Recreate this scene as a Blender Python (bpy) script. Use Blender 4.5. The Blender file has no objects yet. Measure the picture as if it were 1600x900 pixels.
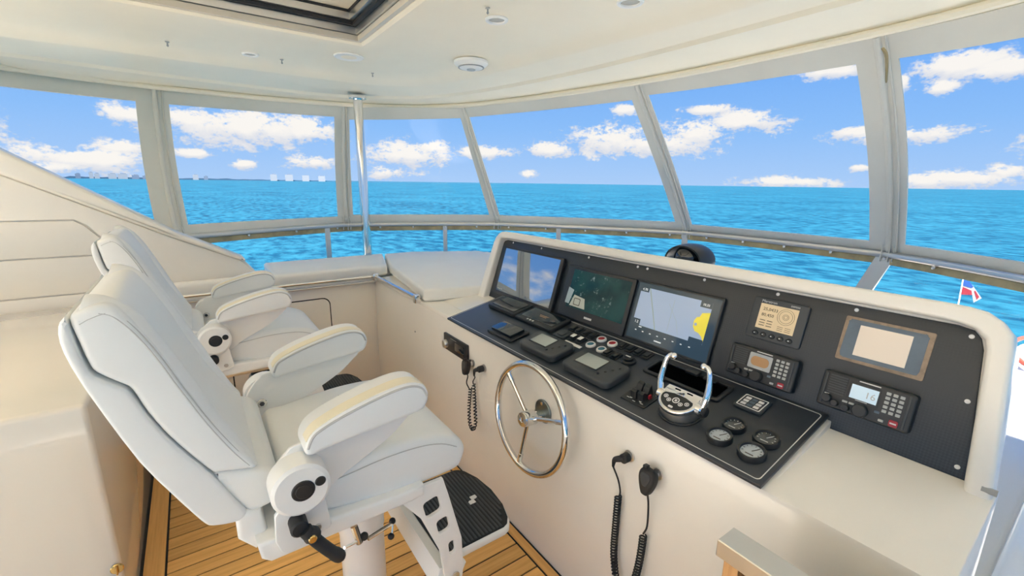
import bpy, bmesh, math, random
from mathutils import Vector as V, Matrix as Mx, noise as mnoise
random.seed(7)
D = bpy.data
SC = bpy.context.scene
COL = SC.collection
PI = math.pi

# ------------------------------------------------------------------ camera
F, HC = 700.0, 1.65                     # focal length in pixels of 1600, eye height above the deck
def hor(x): return 275 + .0138 * x      # the sea horizon
def cd(x, y): return V((x - 800, 450 - y, -F))
_up = cd(100, hor(100)).cross(cd(1500, hor(1500)))
if _up.y < 0: _up = -_up
_up.normalize()
_port = cd(293, hor(293)).normalized()
_fwd = _port.cross(_up).normalized()
RM = Mx((_fwd, _port, _up))             # camera axes -> world (X bow, Y port, Z up)
CAMP = V((0, 0, HC))
cam = D.cameras.new('camera'); cam.sensor_width = 36; cam.lens = 36 * F / 1600
cam.clip_start = .02; cam.clip_end = 200000
camo = D.objects.new('camera', cam); COL.objects.link(camo)
camo.matrix_world = Mx.Translation(CAMP) @ RM.to_4x4()
SC.camera = camo
def ray(x, y): return (RM @ cd(x, y)).normalized()
def onx(x, y, X): r = ray(x, y); return CAMP + r * (X / r.x)
def ony(x, y, Y): r = ray(x, y); return CAMP + r * (Y / r.y)
def onz(x, y, Z): r = ray(x, y); return CAMP + r * ((Z - HC) / r.z)

# ------------------------------------------------------------------ view, sun, sky
SC.view_settings.view_transform = 'Standard'; SC.view_settings.look = 'None'
SC.view_settings.gamma = 1; SC.view_settings.use_curve_mapping = False
SC.view_settings.exposure = 0.0
SUN_E = 27.5
sl = D.lights.new('sun', 'SUN'); sl.energy = SUN_E; sl.angle = math.radians(2); sl.color = (1, .95, .895)
so = D.objects.new('sun', sl); COL.objects.link(so); so.location = (-20, -6, 30)
so.rotation_euler = V((.285, .16, -.945)).to_track_quat('-Z', 'Y').to_euler()

class NT:
    def __init__(s, t): s.t = t; s.n = t.nodes; s.l = t.links
    def node(s, kind, **kw):
        n = s.n.new(kind)
        for k, v in kw.items(): setattr(n, k, v)
        return n
    def put(s, sock, v):
        if isinstance(v, bpy.types.NodeSocket): s.l.new(v, sock)
        elif v is not None: sock.default_value = v
    def m(s, op, a, b=None, c=None, clamp=False):
        n = s.node('ShaderNodeMath', operation=op, use_clamp=clamp)
        for i, v in enumerate((a, b, c)):
            if v is not None: s.put(n.inputs[i], v)
        return n.outputs[0]
    def noise(s, vec, scale, detail=4, rough=.5, dist=0):
        n = s.node('ShaderNodeTexNoise'); s.put(n.inputs['Vector'], vec)
        n.inputs['Scale'].default_value = scale; n.inputs['Detail'].default_value = detail
        n.inputs['Roughness'].default_value = rough; n.inputs['Distortion'].default_value = dist
        return n.outputs['Fac']
    def mixc(s, f, a, b):
        n = s.node('ShaderNodeMix', data_type='RGBA')
        s.put(n.inputs[0], f); s.put(n.inputs[6], a); s.put(n.inputs[7], b)
        return n.outputs[2]
    def sstep(s, v, a, b, to0=0., to1=1.):
        n = s.node('ShaderNodeMapRange', interpolation_type='SMOOTHSTEP')
        s.put(n.inputs['Value'], v)
        for k, x in (('From Min', a), ('From Max', b), ('To Min', to0), ('To Max', to1)): s.put(n.inputs[k], x)
        return n.outputs['Result']
    def scale(s, vec, sc):
        n = s.node('ShaderNodeMapping'); s.l.new(vec, n.inputs[0]); n.inputs['Scale'].default_value = sc
        return n.outputs[0]

W = D.worlds.new('sky'); SC.world = W; W.use_nodes = True
w = NT(W.node_tree); w.n.clear()
tc = w.node('ShaderNodeTexCoord').outputs['Generated']
sx = w.node('ShaderNodeSeparateXYZ'); w.l.new(tc, sx.inputs[0])
el = w.m('ARCSINE', sx.outputs[2]); az = w.m('ARCTAN2', sx.outputs[1], sx.outputs[0])
e01 = w.sstep(el, 0., .75)
base = w.node('ShaderNodeValToRGB'); w.l.new(w.m('DIVIDE', el, 1.2, clamp=True), base.inputs[0])
cr = base.color_ramp
cr.elements[0].position = 0; cr.elements[0].color = (.42, .63, .95, 1)
cr.elements[1].position = 1; cr.elements[1].color = (.045, .20, .70, 1)
e = cr.elements.new(.09); e.color = (.27, .53, .96, 1)
e = cr.elements.new(.25); e.color = (.115, .37, .93, 1)
# cumulus: soft mounds at compass bearings, broken up by noise
def bearing(x, y):
    r = ray(x, y); return math.atan2(r.y, r.x), math.asin(r.z)
CLOUDS = [(385, 200, 150, 38), (200, 181, 62, 24), (480, 205, 60, 30), (300, 190, 60, 22),
          (110, 247, 150, 28), (190, 232, 60, 18), (60, 262, 90, 14), (300, 240, 36, 9),
          (490, 254, 50, 16), (640, 243, 80, 26), (668, 232, 50, 16), (600, 270, 32, 14), (765, 239, 54, 14),
          (735, 238, 25, 11), (862, 234, 44, 15), (960, 218, 90, 28), (1080, 212, 62, 32), (1020, 225, 110, 22),
          (1170, 190, 72, 22), (1110, 172, 45, 11), (1400, 212, 120, 18), (1340, 208, 50, 16),
          (1500, 102, 115, 28), (1580, 108, 100, 26), (1470, 138, 38, 14), (1410, 130, 16, 20), (1230, 285, 90, 12), (1500, 280, 130, 18), (1570, 270, 60, 18),
          (1300, 112, 70, 14), (380, 257, 27, 9), (826, 273, 20, 9), (975, 172, 28, 10), (1440, 283, 60, 16), (1690, 230, 120, 40), (-90, 200, 120, 45), (1345, 262, 22, 7)]
wv = w.node('ShaderNodeCombineXYZ'); w.l.new(az, wv.inputs[0]); w.l.new(w.m('MULTIPLY', el, 1.6), wv.inputs[1])
n1 = w.noise(wv.outputs[0], 16, 8, .62, .4)
n2 = w.noise(wv.outputs[0], 55, 5, .6)
n3 = w.noise(wv.outputs[0], 130, 4, .6)
field = None
low = None
for (x, y, rx, ry) in CLOUDS:
    a0, e0 = bearing(x, y); a1, _ = bearing(x + rx, y); _, e1 = bearing(x, y - ry)
    wa, we = abs(a1 - a0), abs(e1 - e0)
    dx = w.m('DIVIDE', w.m('SUBTRACT', az, a0), wa)
    dyr = w.m('SUBTRACT', el, e0)
    dy = w.m('DIVIDE', dyr, we)
    dd = w.m('SQRT', w.m('ADD', w.m('MULTIPLY', dx, dx), w.m('MULTIPLY', dy, dy)))
    f = w.m('SUBTRACT', 1.0, dd)
    field = f if field is None else w.m('MAXIMUM', field, f)
    hl = w.m('MULTIPLY', w.m('MAXIMUM', f, 0.), w.m('ADD', dy, .75))
    low = hl if low is None else w.m('MAXIMUM', low, hl)
# the same kind of cloud all round and overhead
gen = w.noise(w.scale(tc, (1, 1, 2.2)), 3.2, 7, .6, .3)
genm = w.sstep(gen, .56, .66)
inview = w.m('MULTIPLY', w.m('MULTIPLY', w.sstep(az, -.30, -.12), w.sstep(az, 1.95, 1.75)), w.sstep(el, .50, .38))
cl = w.sstep(w.m('ADD', w.m('ADD', field, w.m('MULTIPLY', w.m('SUBTRACT', n1, .5), 2.3)), w.m('MULTIPLY', w.m('ADD', w.m('SUBTRACT', n2, .5), w.m('MULTIPLY', w.m('SUBTRACT', n3, .5), .75)), 1.3)), .02, .54)
cl = w.m('MULTIPLY', cl, .97)
clouds = w.m('MAXIMUM', cl, w.m('MULTIPLY', genm, w.m('SUBTRACT', 1., inview)))
shade = w.sstep(w.m('ADD', low, w.m('MULTIPLY', w.m('SUBTRACT', n1, .5), 1.3)), -.12, .62)
ccol = w.mixc(shade, (.66, .70, .80, 1), (1.0, .955, .89, 1))
ocol = w.mixc(inview, (.95, .93, .90, 1), ccol)
skyc = w.mixc(clouds, base.outputs[0], ocol)
lowside = w.sstep(sx.outputs[2], -.03, 0.)
skyc = w.mixc(lowside, (.05, .30, .50, 1), skyc)
bg = w.node('ShaderNodeBackground'); w.l.new(skyc, bg.inputs[0]); bg.inputs[1].default_value = 1.0
wo = w.node('ShaderNodeOutputWorld'); w.l.new(bg.outputs[0], wo.inputs[0])
SC.cycles.max_bounces = 14; SC.cycles.diffuse_bounces = 9; SC.cycles.glossy_bounces = 5; SC.cycles.transparent_max_bounces = 16
SC.cycles.sample_clamp_indirect = 6; SC.cycles.caustics_reflective = False; SC.cycles.caustics_refractive = False

# ------------------------------------------------------------------ materials
def mat(name, col, rough=.4, metal=0., coat=0., spec=.5, emit=None, es=1., bump=None, var=None):
    m = D.materials.new(name); m.use_nodes = True
    t = NT(m.node_tree); p = t.n['Principled BSDF']
    p.inputs['Base Color'].default_value = (*col, 1); p.inputs['Roughness'].default_value = rough
    p.inputs['Metallic'].default_value = metal; p.inputs['Coat Weight'].default_value = coat
    p.inputs['Coat Roughness'].default_value = .06; p.inputs['Specular IOR Level'].default_value = spec
    if emit: p.inputs['Emission Color'].default_value = (*emit, 1); p.inputs['Emission Strength'].default_value = es
    oc = t.node('ShaderNodeTexCoord').outputs['Object']
    if bump:
        b = t.node('ShaderNodeBump'); b.inputs['Strength'].default_value = bump[1]; b.inputs['Distance'].default_value = bump[2] if len(bump) > 2 else .002
        t.l.new(t.noise(oc, bump[0], 4), b.inputs['Height']); t.l.new(b.outputs[0], p.inputs['Normal'])
    if var:
        c2 = tuple(c * var[1] for c in col)
        t.l.new(t.mixc(t.sstep(t.noise(oc, var[0], 5, .6), .35, .75), (*col, 1), (*c2, 1)), p.inputs['Base Color'])
    return m
M = {}
M['gel'] = mat('cream_gelcoat', (.83, .795, .735), .28, coat=.3, var=(3, .97))
M['gelgloss'] = mat('glossy_gelcoat', (.77, .725, .645), .16, coat=.8)
M['whitegloss'] = mat('white_gloss_topcoat', (.90, .90, .88), .2, coat=.5)
M['liner'] = mat('headliner', (.88, .81, .66), .5, var=(2, .965))
M['vinyl'] = mat('white_vinyl', (.80, .81, .80), .42, bump=(60, .06), var=(4, .97))
M['piping'] = mat('yellowed_vinyl', (.80, .74, .57), .5)
M['thread'] = mat('grey_thread', (.50, .50, .49), .7)
M['cushion'] = mat('cushion_vinyl', (.88, .865, .82), .5, bump=(35, .08), var=(5, .97))
M['whitepaint'] = mat('white_enamel', (.84, .84, .82), .3, coat=.2)
M['fabric'] = mat('white_canvas', (.82, .80, .75), .7, bump=(120, .1), var=(3, .93))
_t = NT(M['fabric'].node_tree); _o = _t.n['Material Output']; _tl = _t.node('ShaderNodeBsdfTranslucent'); _tl.inputs[0].default_value = (.80, .78, .72, 1)
_mx = _t.node('ShaderNodeMixShader'); _mx.inputs[0].default_value = .22; _t.l.new(_t.n['Principled BSDF'].outputs[0], _mx.inputs[1]); _t.l.new(_tl.outputs[0], _mx.inputs[2]); _t.l.new(_mx.outputs[0], _o.inputs[0])
M['fabric2'] = mat('grey_zip_tape', (.62, .60, .55), .6)
M['steel'] = mat('polished_steel', (.78, .77, .75), .09, 1.)
M['brushed'] = mat('brushed_steel', (.66, .645, .62), .30, 1.)
M['chrome'] = mat('chrome', (.86, .86, .86), .05, 1.)
M['brass'] = mat('brass', (.62, .44, .18), .25, 1.)
M['black'] = mat('black_plastic', (.016, .017, .018), .38)
M['rubber'] = mat('black_rubber', (.012, .012, .013), .6)
M['satin'] = mat('charcoal_plastic', (.042, .047, .052), .45)
M['grey'] = mat('grey_plastic', (.35, .35, .34), .4)
M['glassblk'] = mat('dark_screen_glass', (.012, .016, .02), .04, spec=.9)
M['mirror'] = mat('mirrored_dark_glass', (.50, .52, .55), .02, 1.)
M['lcdoff'] = mat('grey_liquid_crystal', (.36, .40, .38), .08, spec=.7)
M['lcdon'] = mat('lit_liquid_crystal', (.5, .6, .68), .15, emit=(.50, .66, .76), es=.38)
M['amber'] = mat('amber_display', (.3, .24, .15), .2, emit=(.80, .60, .35), es=.48)
M['burnt'] = mat('burnt_display', (.45, .25, .11), .35)
M['lcdframe'] = mat('pale_bezel', (.42, .44, .45), .35)
M['ink'] = mat('dark_print', (.07, .055, .035), .6)
M['inklight'] = mat('light_print', (.62, .63, .62), .5)
M['key'] = mat('light_key', (.42, .43, .42), .5)
M['red'] = mat('red_key', (.33, .015, .03), .45)
M['redled'] = mat('red_button', (.35, .012, .02), .3)
M['blueled'] = mat('teal_button', (.02, .13, .20), .3)
M['ringw'] = mat('white_ring', (.75, .75, .75), .35)
M['blueplate'] = mat('blue_grey_plate', (.115, .155, .20), .4, var=(14, .8))
M['creamplate'] = mat('cream_plate', (.80, .70, .60), .4)
M['rustedge'] = mat('worn_adhesive', (.33, .245, .175), .7, var=(40, .6))
M['caulk'] = mat('black_caulk', (.012, .011, .010), .6)
M['tan'] = mat('tan_webbing', (.44, .36, .20), .6, var=(8, .6))
M['white'] = mat('plain_white', (.82, .82, .80), .4)
M['rimtan'] = mat('tan_trim', (.58, .52, .42), .35)
M['darkmetal'] = mat('tarnished_metal', (.20, .23, .225), .35, 1.)
M['lens'] = mat('lamp_lens', (.45, .42, .35), .2)
M['hullred'] = mat('varnished_rail', (.32, .06, .03), .3)
M['flagred'] = mat('flag_red', (.20, .008, .02), .6); M['flagblue'] = mat('flag_blue', (.004, .05, .22), .6); M['flagwhite'] = mat('flag_white', (.26, .27, .29), .6)
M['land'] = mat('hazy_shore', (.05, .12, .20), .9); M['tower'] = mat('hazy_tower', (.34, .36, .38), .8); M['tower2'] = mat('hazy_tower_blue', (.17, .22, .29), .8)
M['deck'] = mat('cream_deck', (.84, .79, .695), .6)
M['slot'] = mat('deep_black', (.002, .002, .002), 1., spec=0.)
M['mapgrey'] = mat('chart_water', (.22, .28, .38), .12, emit=(.36, .46, .62), es=.45)
M['mapyel'] = mat('chart_land', (.5, .42, .02), .12, emit=(.72, .60, .06), es=.6)
M['mapbar'] = mat('chart_bar', (.02, .03, .04), .08, emit=(.03, .06, .08), es=.5, spec=.45)
M['mapline'] = mat('chart_line', (.2, .24, .2), .12, emit=(.30, .36, .33), es=.6)
M['maplit'] = mat('chart_text', (.6, .6, .6), .3, emit=(.6, .66, .66), es=.6)
M['bezelbrown'] = mat('bezel_sheen', (.10, .07, .05), .2)
M['dialface'] = mat('pale_dial', (.40, .45, .50), .12, spec=.8)
M['dialdark'] = mat('dark_dial', (.05, .055, .055), .1, spec=.8)
def teak(name, c1, c2, axis):
    m = mat(name, c1, .5)
    t = NT(m.node_tree); p = t.n['Principled BSDF']
    oc = t.node('ShaderNodeTexCoord').outputs['Object']; oi = t.node('ShaderNodeObjectInfo')
    ad = t.node('ShaderNodeVectorMath', operation='ADD'); t.l.new(oc, ad.inputs[0])
    cb = t.node('ShaderNodeCombineXYZ'); t.l.new(t.m('MULTIPLY', oi.outputs['Random'], 37.), cb.inputs[0]); t.l.new(t.m('MULTIPLY', oi.outputs['Random'], 11.), cb.inputs[1])
    t.l.new(cb.outputs[0], ad.inputs[1])
    sc = [60, 60, 60]; sc[axis] = 2.5
    g = t.noise(t.scale(ad.outputs[0], sc), 1., 6, .65)
    c = t.mixc(t.sstep(g, .3, .72), (*c1, 1), (*c2, 1))
    hs = t.node('ShaderNodeHueSaturation'); t.l.new(c, hs.inputs['Color']); t.l.new(t.m('ADD', .82, t.m('MULTIPLY', oi.outputs['Random'], .36)), hs.inputs['Value'])
    t.l.new(hs.outputs[0], p.inputs['Base Color'])
    return m
M['teak'] = teak('teak', (.82, .48, .16), (.66, .355, .10), 0)
M['teaky'] = teak('teak_margin', (.76, .44, .15), (.62, .33, .10), 1)
M['teakz'] = teak('teak_slat', (.52, .29, .12), (.36, .18, .06), 2)
def carbon():
    m = mat('carbon_weave', (.02, .024, .028), .34)
    t = NT(m.node_tree); p = t.n['Principled BSDF']
    oc = t.node('ShaderNodeTexCoord').outputs['Object']
    mp = t.node('ShaderNodeMapping'); t.l.new(oc, mp.inputs[0]); mp.inputs['Rotation'].default_value = (0, 0, PI / 4)
    ck = t.node('ShaderNodeTexChecker'); t.l.new(mp.outputs[0], ck.inputs[0]); ck.inputs['Scale'].default_value = 190
    ck.inputs['Color1'].default_value = (.030, .036, .043, 1); ck.inputs['Color2'].default_value = (.014, .017, .021, 1)
    t.l.new(ck.outputs[0], p.inputs['Base Color'])
    return m
M['carbon'] = carbon()
M['dash'] = mat('dash_laminate', (.034, .040, .050), .36, bump=(300, .05), var=(6, .8))
def camera_picture():
    # what the stern camera screen shows: dark green water, foam, a corner of deck
    m = mat('camera_picture', (.004, .008, .008), .10, spec=.22)
    t = NT(m.node_tree); p = t.n['Principled BSDF']
    oc = t.node('ShaderNodeTexCoord').outputs['Object']
    a = t.noise(oc, 30, 6, .7); b = t.noise(oc, 9, 3)
    c = t.mixc(t.sstep(b, .3, .7), (.006, .03, .035, 1), (.015, .075, .07, 1))
    c = t.mixc(t.sstep(a, .58, .74), c, (.30, .42, .40, 1))
    t.l.new(c, p.inputs['Emission Color']); p.inputs['Emission Strength'].default_value = .62
    return m
M['campic'] = camera_picture()
def clear_vinyl():
    m = D.materials.new('clear_vinyl'); m.use_nodes = True
    t = NT(m.node_tree); t.n.clear()
    tr = t.node('ShaderNodeBsdfTransparent'); tr.inputs[0].default_value = (.985, .99, 1, 1)
    gl = t.node('ShaderNodeBsdfGlossy'); gl.inputs['Roughness'].default_value = .06
    mx = t.node('ShaderNodeMixShader'); mx.inputs[0].default_value = .015
    t.l.new(tr.outputs[0], mx.inputs[1]); t.l.new(gl.outputs[0], mx.inputs[2])
    o = t.node('ShaderNodeOutputMaterial'); t.l.new(mx.outputs[0], o.inputs[0])
    return m
M['pane'] = clear_vinyl()
def tinted():
    m = D.materials.new('tinted_skylight'); m.use_nodes = True
    t = NT(m.node_tree); t.n.clear()
    tr = t.node('ShaderNodeBsdfTransparent'); tr.inputs[0].default_value = (.6, .7, .72, 1)
    gl = t.node('ShaderNodeBsdfGlossy'); gl.inputs['Roughness'].default_value = .03
    mx = t.node('ShaderNodeMixShader'); mx.inputs[0].default_value = .15
    t.l.new(tr.outputs[0], mx.inputs[1]); t.l.new(gl.outputs[0], mx.inputs[2])
    o = t.node('ShaderNodeOutputMaterial'); t.l.new(mx.outputs[0], o.inputs[0])
    return m
M['tint'] = tinted()
def water():
    m = D.materials.new('sea_water'); m.use_nodes = True
    t = NT(m.node_tree); t.n.clear()
    oc = t.node('ShaderNodeTexCoord').outputs['Object']
    a = t.noise(t.scale(oc, (.85, .46, 1)), 1.0, 6, .62, .3)
    b = t.noise(t.scale(oc, (.05, .03, 1)), 1.0, 4, .6)
    h = t.m('ADD', t.m('MULTIPLY', a, .55), t.m('MULTIPLY', b, 1.6))
    bp = t.node('ShaderNodeBump'); bp.inputs['Strength'].default_value = .8; bp.inputs['Distance'].default_value = 1.3
    t.l.new(h, bp.inputs['Height'])
    c = t.mixc(t.sstep(t.m('ADD', t.m('MULTIPLY', a, .75), t.m('MULTIPLY', b, .25)), .36, .64), (.0, .027, .060, 1), (.011, .086, .134, 1))
    df = t.node('ShaderNodeBsdfDiffuse'); t.l.new(c, df.inputs[0])
    gl = t.node('ShaderNodeBsdfGlossy'); gl.inputs['Roughness'].default_value = .18; t.l.new(bp.outputs[0], gl.inputs['Normal'])
    fr = t.node('ShaderNodeFresnel'); fr.inputs[0].default_value = 1.33; t.l.new(bp.outputs[0], fr.inputs['Normal'])
    mx = t.node('ShaderNodeMixShader'); t.l.new(t.m('MINIMUM', fr.outputs[0], .15), mx.inputs[0])
    t.l.new(df.outputs[0], mx.inputs[1]); t.l.new(gl.outputs[0], mx.inputs[2])
    o = t.node('ShaderNodeOutputMaterial'); t.l.new(mx.outputs[0], o.inputs[0])
    return m
M['water'] = water()

# ------------------------------------------------------------------ geometry helpers
class Geo:
    def __init__(s): s.v = []; s.f = []
    def add(s, vs, fs, m=None):
        n = len(s.v)
        s.v += [(m @ V(x)) if m else V(x) for x in vs]
        s.f += [[i + n for i in f] for f in fs]
        return s
    def addmesh(s, me, m=None):
        return s.add([x.co.copy() for x in me.vertices], [list(p.vertices) for p in me.polygons], m)
    def addbm(s, bm, m=None):
        bm.verts.index_update()
        s.add([x.co.copy() for x in bm.verts], [[x.index for x in f.verts] for f in bm.faces], m); bm.free(); return s
    def box(s, lo, hi, bev=0., m=None, seg=2):
        bm = bmesh.new(); bmesh.ops.create_cube(bm, size=1)
        c = [(a + b) / 2 for a, b in zip(lo, hi)]; d = [b - a for a, b in zip(lo, hi)]
        for x in bm.verts: x.co = V([x.co[i] * d[i] + c[i] for i in range(3)])
        if bev: bmesh.ops.bevel(bm, geom=bm.edges[:], offset=min(bev, min(abs(q) for q in d) * .49), segments=seg, affect='EDGES', profile=.5)
        return s.addbm(bm, m)
    def tube(s, pts, r, segs=10, closed=False, m=None, caps=True):
        pts = [V(p) for p in pts]; n = len(pts)
        rr = r if isinstance(r, (list, tuple)) else [r] * n
        tg = []
        for i in range(n):
            a = pts[(i - 1) % n] if (closed or i > 0) else pts[i]; b = pts[(i + 1) % n] if (closed or i < n - 1) else pts[i]
            tg.append((b - a).normalized())
        up = V((0, 0, 1)) if abs(tg[0].z) < .9 else V((1, 0, 0))
        nn = tg[0].cross(up).normalized(); vs = []; fs = []
        for i in range(n):
            nn = (nn - tg[i] * nn.dot(tg[i])).normalized(); bb = tg[i].cross(nn)
            for k in range(segs):
                a = 2 * PI * k / segs; vs.append(pts[i] + (nn * math.cos(a) + bb * math.sin(a)) * rr[i])
        for i in range(n if closed else n - 1):
            j = (i + 1) % n
            for k in range(segs): fs.append([i * segs + k, i * segs + (k + 1) % segs, j * segs + (k + 1) % segs, j * segs + k])
        if caps and not closed: fs += [list(range(segs))[::-1], [(n - 1) * segs + k for k in range(segs)]]
        return s.add(vs, fs, m)
    def lathe(s, prof, segs=24, m=None):
        vs = []; fs = []; n = len(prof)
        for (r, h) in prof:
            for k in range(segs): a = 2 * PI * k / segs; vs.append((r * math.cos(a), r * math.sin(a), h))
        for i in range(n - 1):
            for k in range(segs): fs.append([i * segs + k, i * segs + (k + 1) % segs, (i + 1) * segs + (k + 1) % segs, (i + 1) * segs + k])
        if prof[0][0] > 1e-6: fs.append(list(range(segs))[::-1])
        if prof[-1][0] > 1e-6: fs.append([(n - 1) * segs + k for k in range(segs)])
        return s.add(vs, fs, m)
    def cyl(s, a, b, r, segs=16, bev=0.):
        a, b = V(a), V(b); h = (b - a).length
        m = Mx.Translation(a) @ (b - a).to_track_quat('Z', 'Y').to_matrix().to_4x4()
        pr = [(r, 0), (r, h)] if not bev else [(r - bev, 0), (r, bev), (r, h - bev), (r - bev, h)]
        return s.lathe(pr, segs, m)
    def ball(s, c, r, segs=14, sc=(1, 1, 1)):
        n = segs // 2
        pr = [(max(r * math.sin(PI * i / n), 1e-7), -r * math.cos(PI * i / n)) for i in range(n + 1)]
        return s.lathe(pr, segs, Mx.Translation(V(c)) @ Mx.Diagonal((*sc, 1)))
    def prism(s, loops, d0, d1, bev=0., m=None, res=2):
        # loops of 2D points (first outer, others holes) filled and extruded from d0 to d1
        cu = D.curves.new('tmp', 'CURVE'); cu.dimensions = '2D'; cu.fill_mode = 'BOTH'
        dep = d1 - d0; bev = min(bev, dep * .49)
        cu.extrude = dep / 2 - bev; cu.bevel_depth = bev; cu.bevel_resolution = res; cu.offset = -bev
        for lp in loops:
            sp = cu.splines.new('POLY'); sp.points.add(len(lp) - 1); sp.use_cyclic_u = True
            for q, p in zip(sp.points, lp): q.co = (p[0], p[1], 0, 1)
        o = D.objects.new('tmp', cu); me = D.meshes.new_from_object(o)
        mm = Mx.Translation((0, 0, (d0 + d1) / 2))
        s.addmesh(me, (m @ mm) if m else mm)
        D.objects.remove(o); D.curves.remove(cu); D.meshes.remove(me); return s
    def text(s, t, size, x, y, z=0., m=None, th=.0006):
        cu = D.curves.new('tmp', 'FONT'); cu.body = t; cu.size = size; cu.align_x = 'CENTER'; cu.align_y = 'CENTER'; cu.extrude = th; cu.resolution_u = 2
        o = D.objects.new('tmp', cu); me = D.meshes.new_from_object(o)
        mm = Mx.Translation((x, y, z)); s.addmesh(me, (m @ mm) if m else mm)
        D.objects.remove(o); D.curves.remove(cu); D.meshes.remove(me); return s
    def grid(s, rows):
        n = len(s.v); a = len(rows); b = len(rows[0])
        for r in rows: s.v += [V(p) for p in r]
        for i in range(a - 1):
            for j in range(b - 1): s.f.append([n + i * b + j, n + i * b + j + 1, n + (i + 1) * b + j + 1, n + (i + 1) * b + j])
        return s

OFF = {}
def obj(name, g, mt, parent=None, flat=False, kind=None, ang=35):
    me = D.meshes.new(name)
    off = OFF.get(parent.name, V((0, 0, 0))) if parent else V((0, 0, 0))
    me.from_pydata([tuple(x - off) for x in g.v], [], g.f)
    bm = bmesh.new(); bm.from_mesh(me); bmesh.ops.remove_doubles(bm, verts=bm.verts, dist=1e-6); bmesh.ops.recalc_face_normals(bm, faces=bm.faces); bm.to_mesh(me); bm.free()
    if not flat:
        me.polygons.foreach_set('use_smooth', [True] * len(me.polygons)); me.set_sharp_from_angle(angle=math.radians(ang))
    me.materials.append(M[mt] if isinstance(mt, str) else mt)
    o = D.objects.new(name, me); COL.objects.link(o)
    if parent: o.parent = parent; OFF[o.name] = off
    if kind: o['kind'] = kind
    return o
def tag(o, label, cat, group=None):
    o['label'] = label; o['category'] = cat
    if group: o['group'] = group
    return o
def thing(name, label, cat, loc=(0, 0, 0), group=None, frame=None):
    o = D.objects.new(name, None); COL.objects.link(o); o.empty_display_size = .05
    if frame is not None: o.matrix_world = frame; OFF[o.name] = V((0, 0, 0))
    else: o.location = loc; OFF[o.name] = V(loc)
    return tag(o, label, cat, group)
def struct(name, g, mt, parent=None, **k):
    o = obj(name, g, mt, parent, **k)
    if not parent: o['kind'] = 'structure'
    return o
def single(name, g, mt, label, cat, group=None, loc=None):
    # a thing that is one mesh, with its origin at its base
    if loc is None:
        loc = V((sum(v.x for v in g.v) / len(g.v), sum(v.y for v in g.v) / len(g.v), min(v.z for v in g.v)))
    g.v = [v - V(loc) for v in g.v]
    o = obj(name, g, mt); o.location = loc
    return tag(o, label, cat, group)
def copy_tree(o, parent=None):
    c = o.copy(); COL.objects.link(c)
    if parent: c.parent = parent
    for ch in o.children: copy_tree(ch, c)
    return c
def spl(pts, n=6, closed=False):
    pts = [V(p) for p in pts]; N = len(pts); out = []
    for i in range(N if closed else N - 1):
        p0 = pts[(i - 1) % N] if closed or i > 0 else pts[i]; p1 = pts[i]; p2 = pts[(i + 1) % N]
        p3 = pts[(i + 2) % N] if closed or i < N - 2 else pts[(i + 1) % N]
        for k in range(n):
            t = k / n
            out.append(.5 * ((2 * p1) + (p2 - p0) * t + (2 * p0 - 5 * p1 + 4 * p2 - p3) * t * t + (3 * p1 - p0 - 3 * p2 + p3) * t ** 3))
    if not closed: out.append(pts[-1])
    return out
def rrect(x0, y0, x1, y1, r, n=5):
    out = []
    for cx, cy, a in ((x1 - r, y1 - r, 0), (x0 + r, y1 - r, 90), (x0 + r, y0 + r, 180), (x1 - r, y0 + r, 270)):
        for k in range(n + 1): t = math.radians(a + 90 * k / n); out.append((cx + r * math.cos(t), cy + r * math.sin(t)))
    return out
def circ(cx, cy, r, n=20): return [(cx + r * math.cos(2 * PI * k / n), cy + r * math.sin(2 * PI * k / n)) for k in range(n)]
XZ = Mx(((1, 0, 0, 0), (0, 0, -1, 0), (0, 1, 0, 0), (0, 0, 0, 1)))      # (a, b, c) -> (a, -c, b): side profiles, c runs to starboard
def frame(o, u, v):
    u = V(u).normalized(); v = V(v).normalized(); n = u.cross(v)
    return Mx(((u.x, v.x, n.x, o[0]), (u.y, v.y, n.y, o[1]), (u.z, v.z, n.z, o[2]), (0, 0, 0, 1)))
FP = frame((1.49, 2.35, .93), (0, -1, 0), (.11, 0, .37))     # instrument panel: u to starboard, v up, n towards the seats
FD = frame((1.12, 2.2, .89), (0, -1, 0), (.37, 0, .08))      # sloping dash
FF = frame((1.12, 2.2, 0), (0, -1, 0), (0, 0, 1))            # upright console front
def at(fr, u, v, n=0): return fr @ Mx.Translation((u, v, n))

# ================================================================== SETTING
g = Geo(); R = 60000
g.add([(-R, -R, 0), (R, -R, 0), (R, R, 0), (-R, R, 0)], [[0, 1, 2, 3]])
sea = struct('sea', g, 'water', flat=True); sea.location.z = -4.5

# --- teak deck
g = Geo(); g.box((-.40, -2.2, -.06), (1.30, 3.66, -.006)); floor = struct('floor', g, 'caulk', flat=True)
PIT = .0783; base_y = 2.214
pm = None
for k in range(-18, 33):
    y1 = base_y - PIT * k
    if y1 > 3.62: continue
    if pm is None:
        q = Geo(); q.box((-.276, -PIT + .0035, -.006), (1.058, -.0035, 0), .0015, seg=1); pl = obj('plank', q, 'teak', floor, flat=True); pm = pl.data
    else:
        pl = D.objects.new('plank', pm); COL.objects.link(pl); pl.parent = floor
    pl.location = (0, y1, 0)
g = Geo(); g.box((-.360, -2.2, -.006), (-.285, 3.60, 0), .0015, seg=1); obj('margin_plank', g, 'teaky', floor, flat=True)
g = Geo(); g.box((1.068, -2.2, -.006), (1.108, 3.45, 0), .0015, seg=1); obj('margin_plank', g, 'teaky', floor, flat=True)
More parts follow.
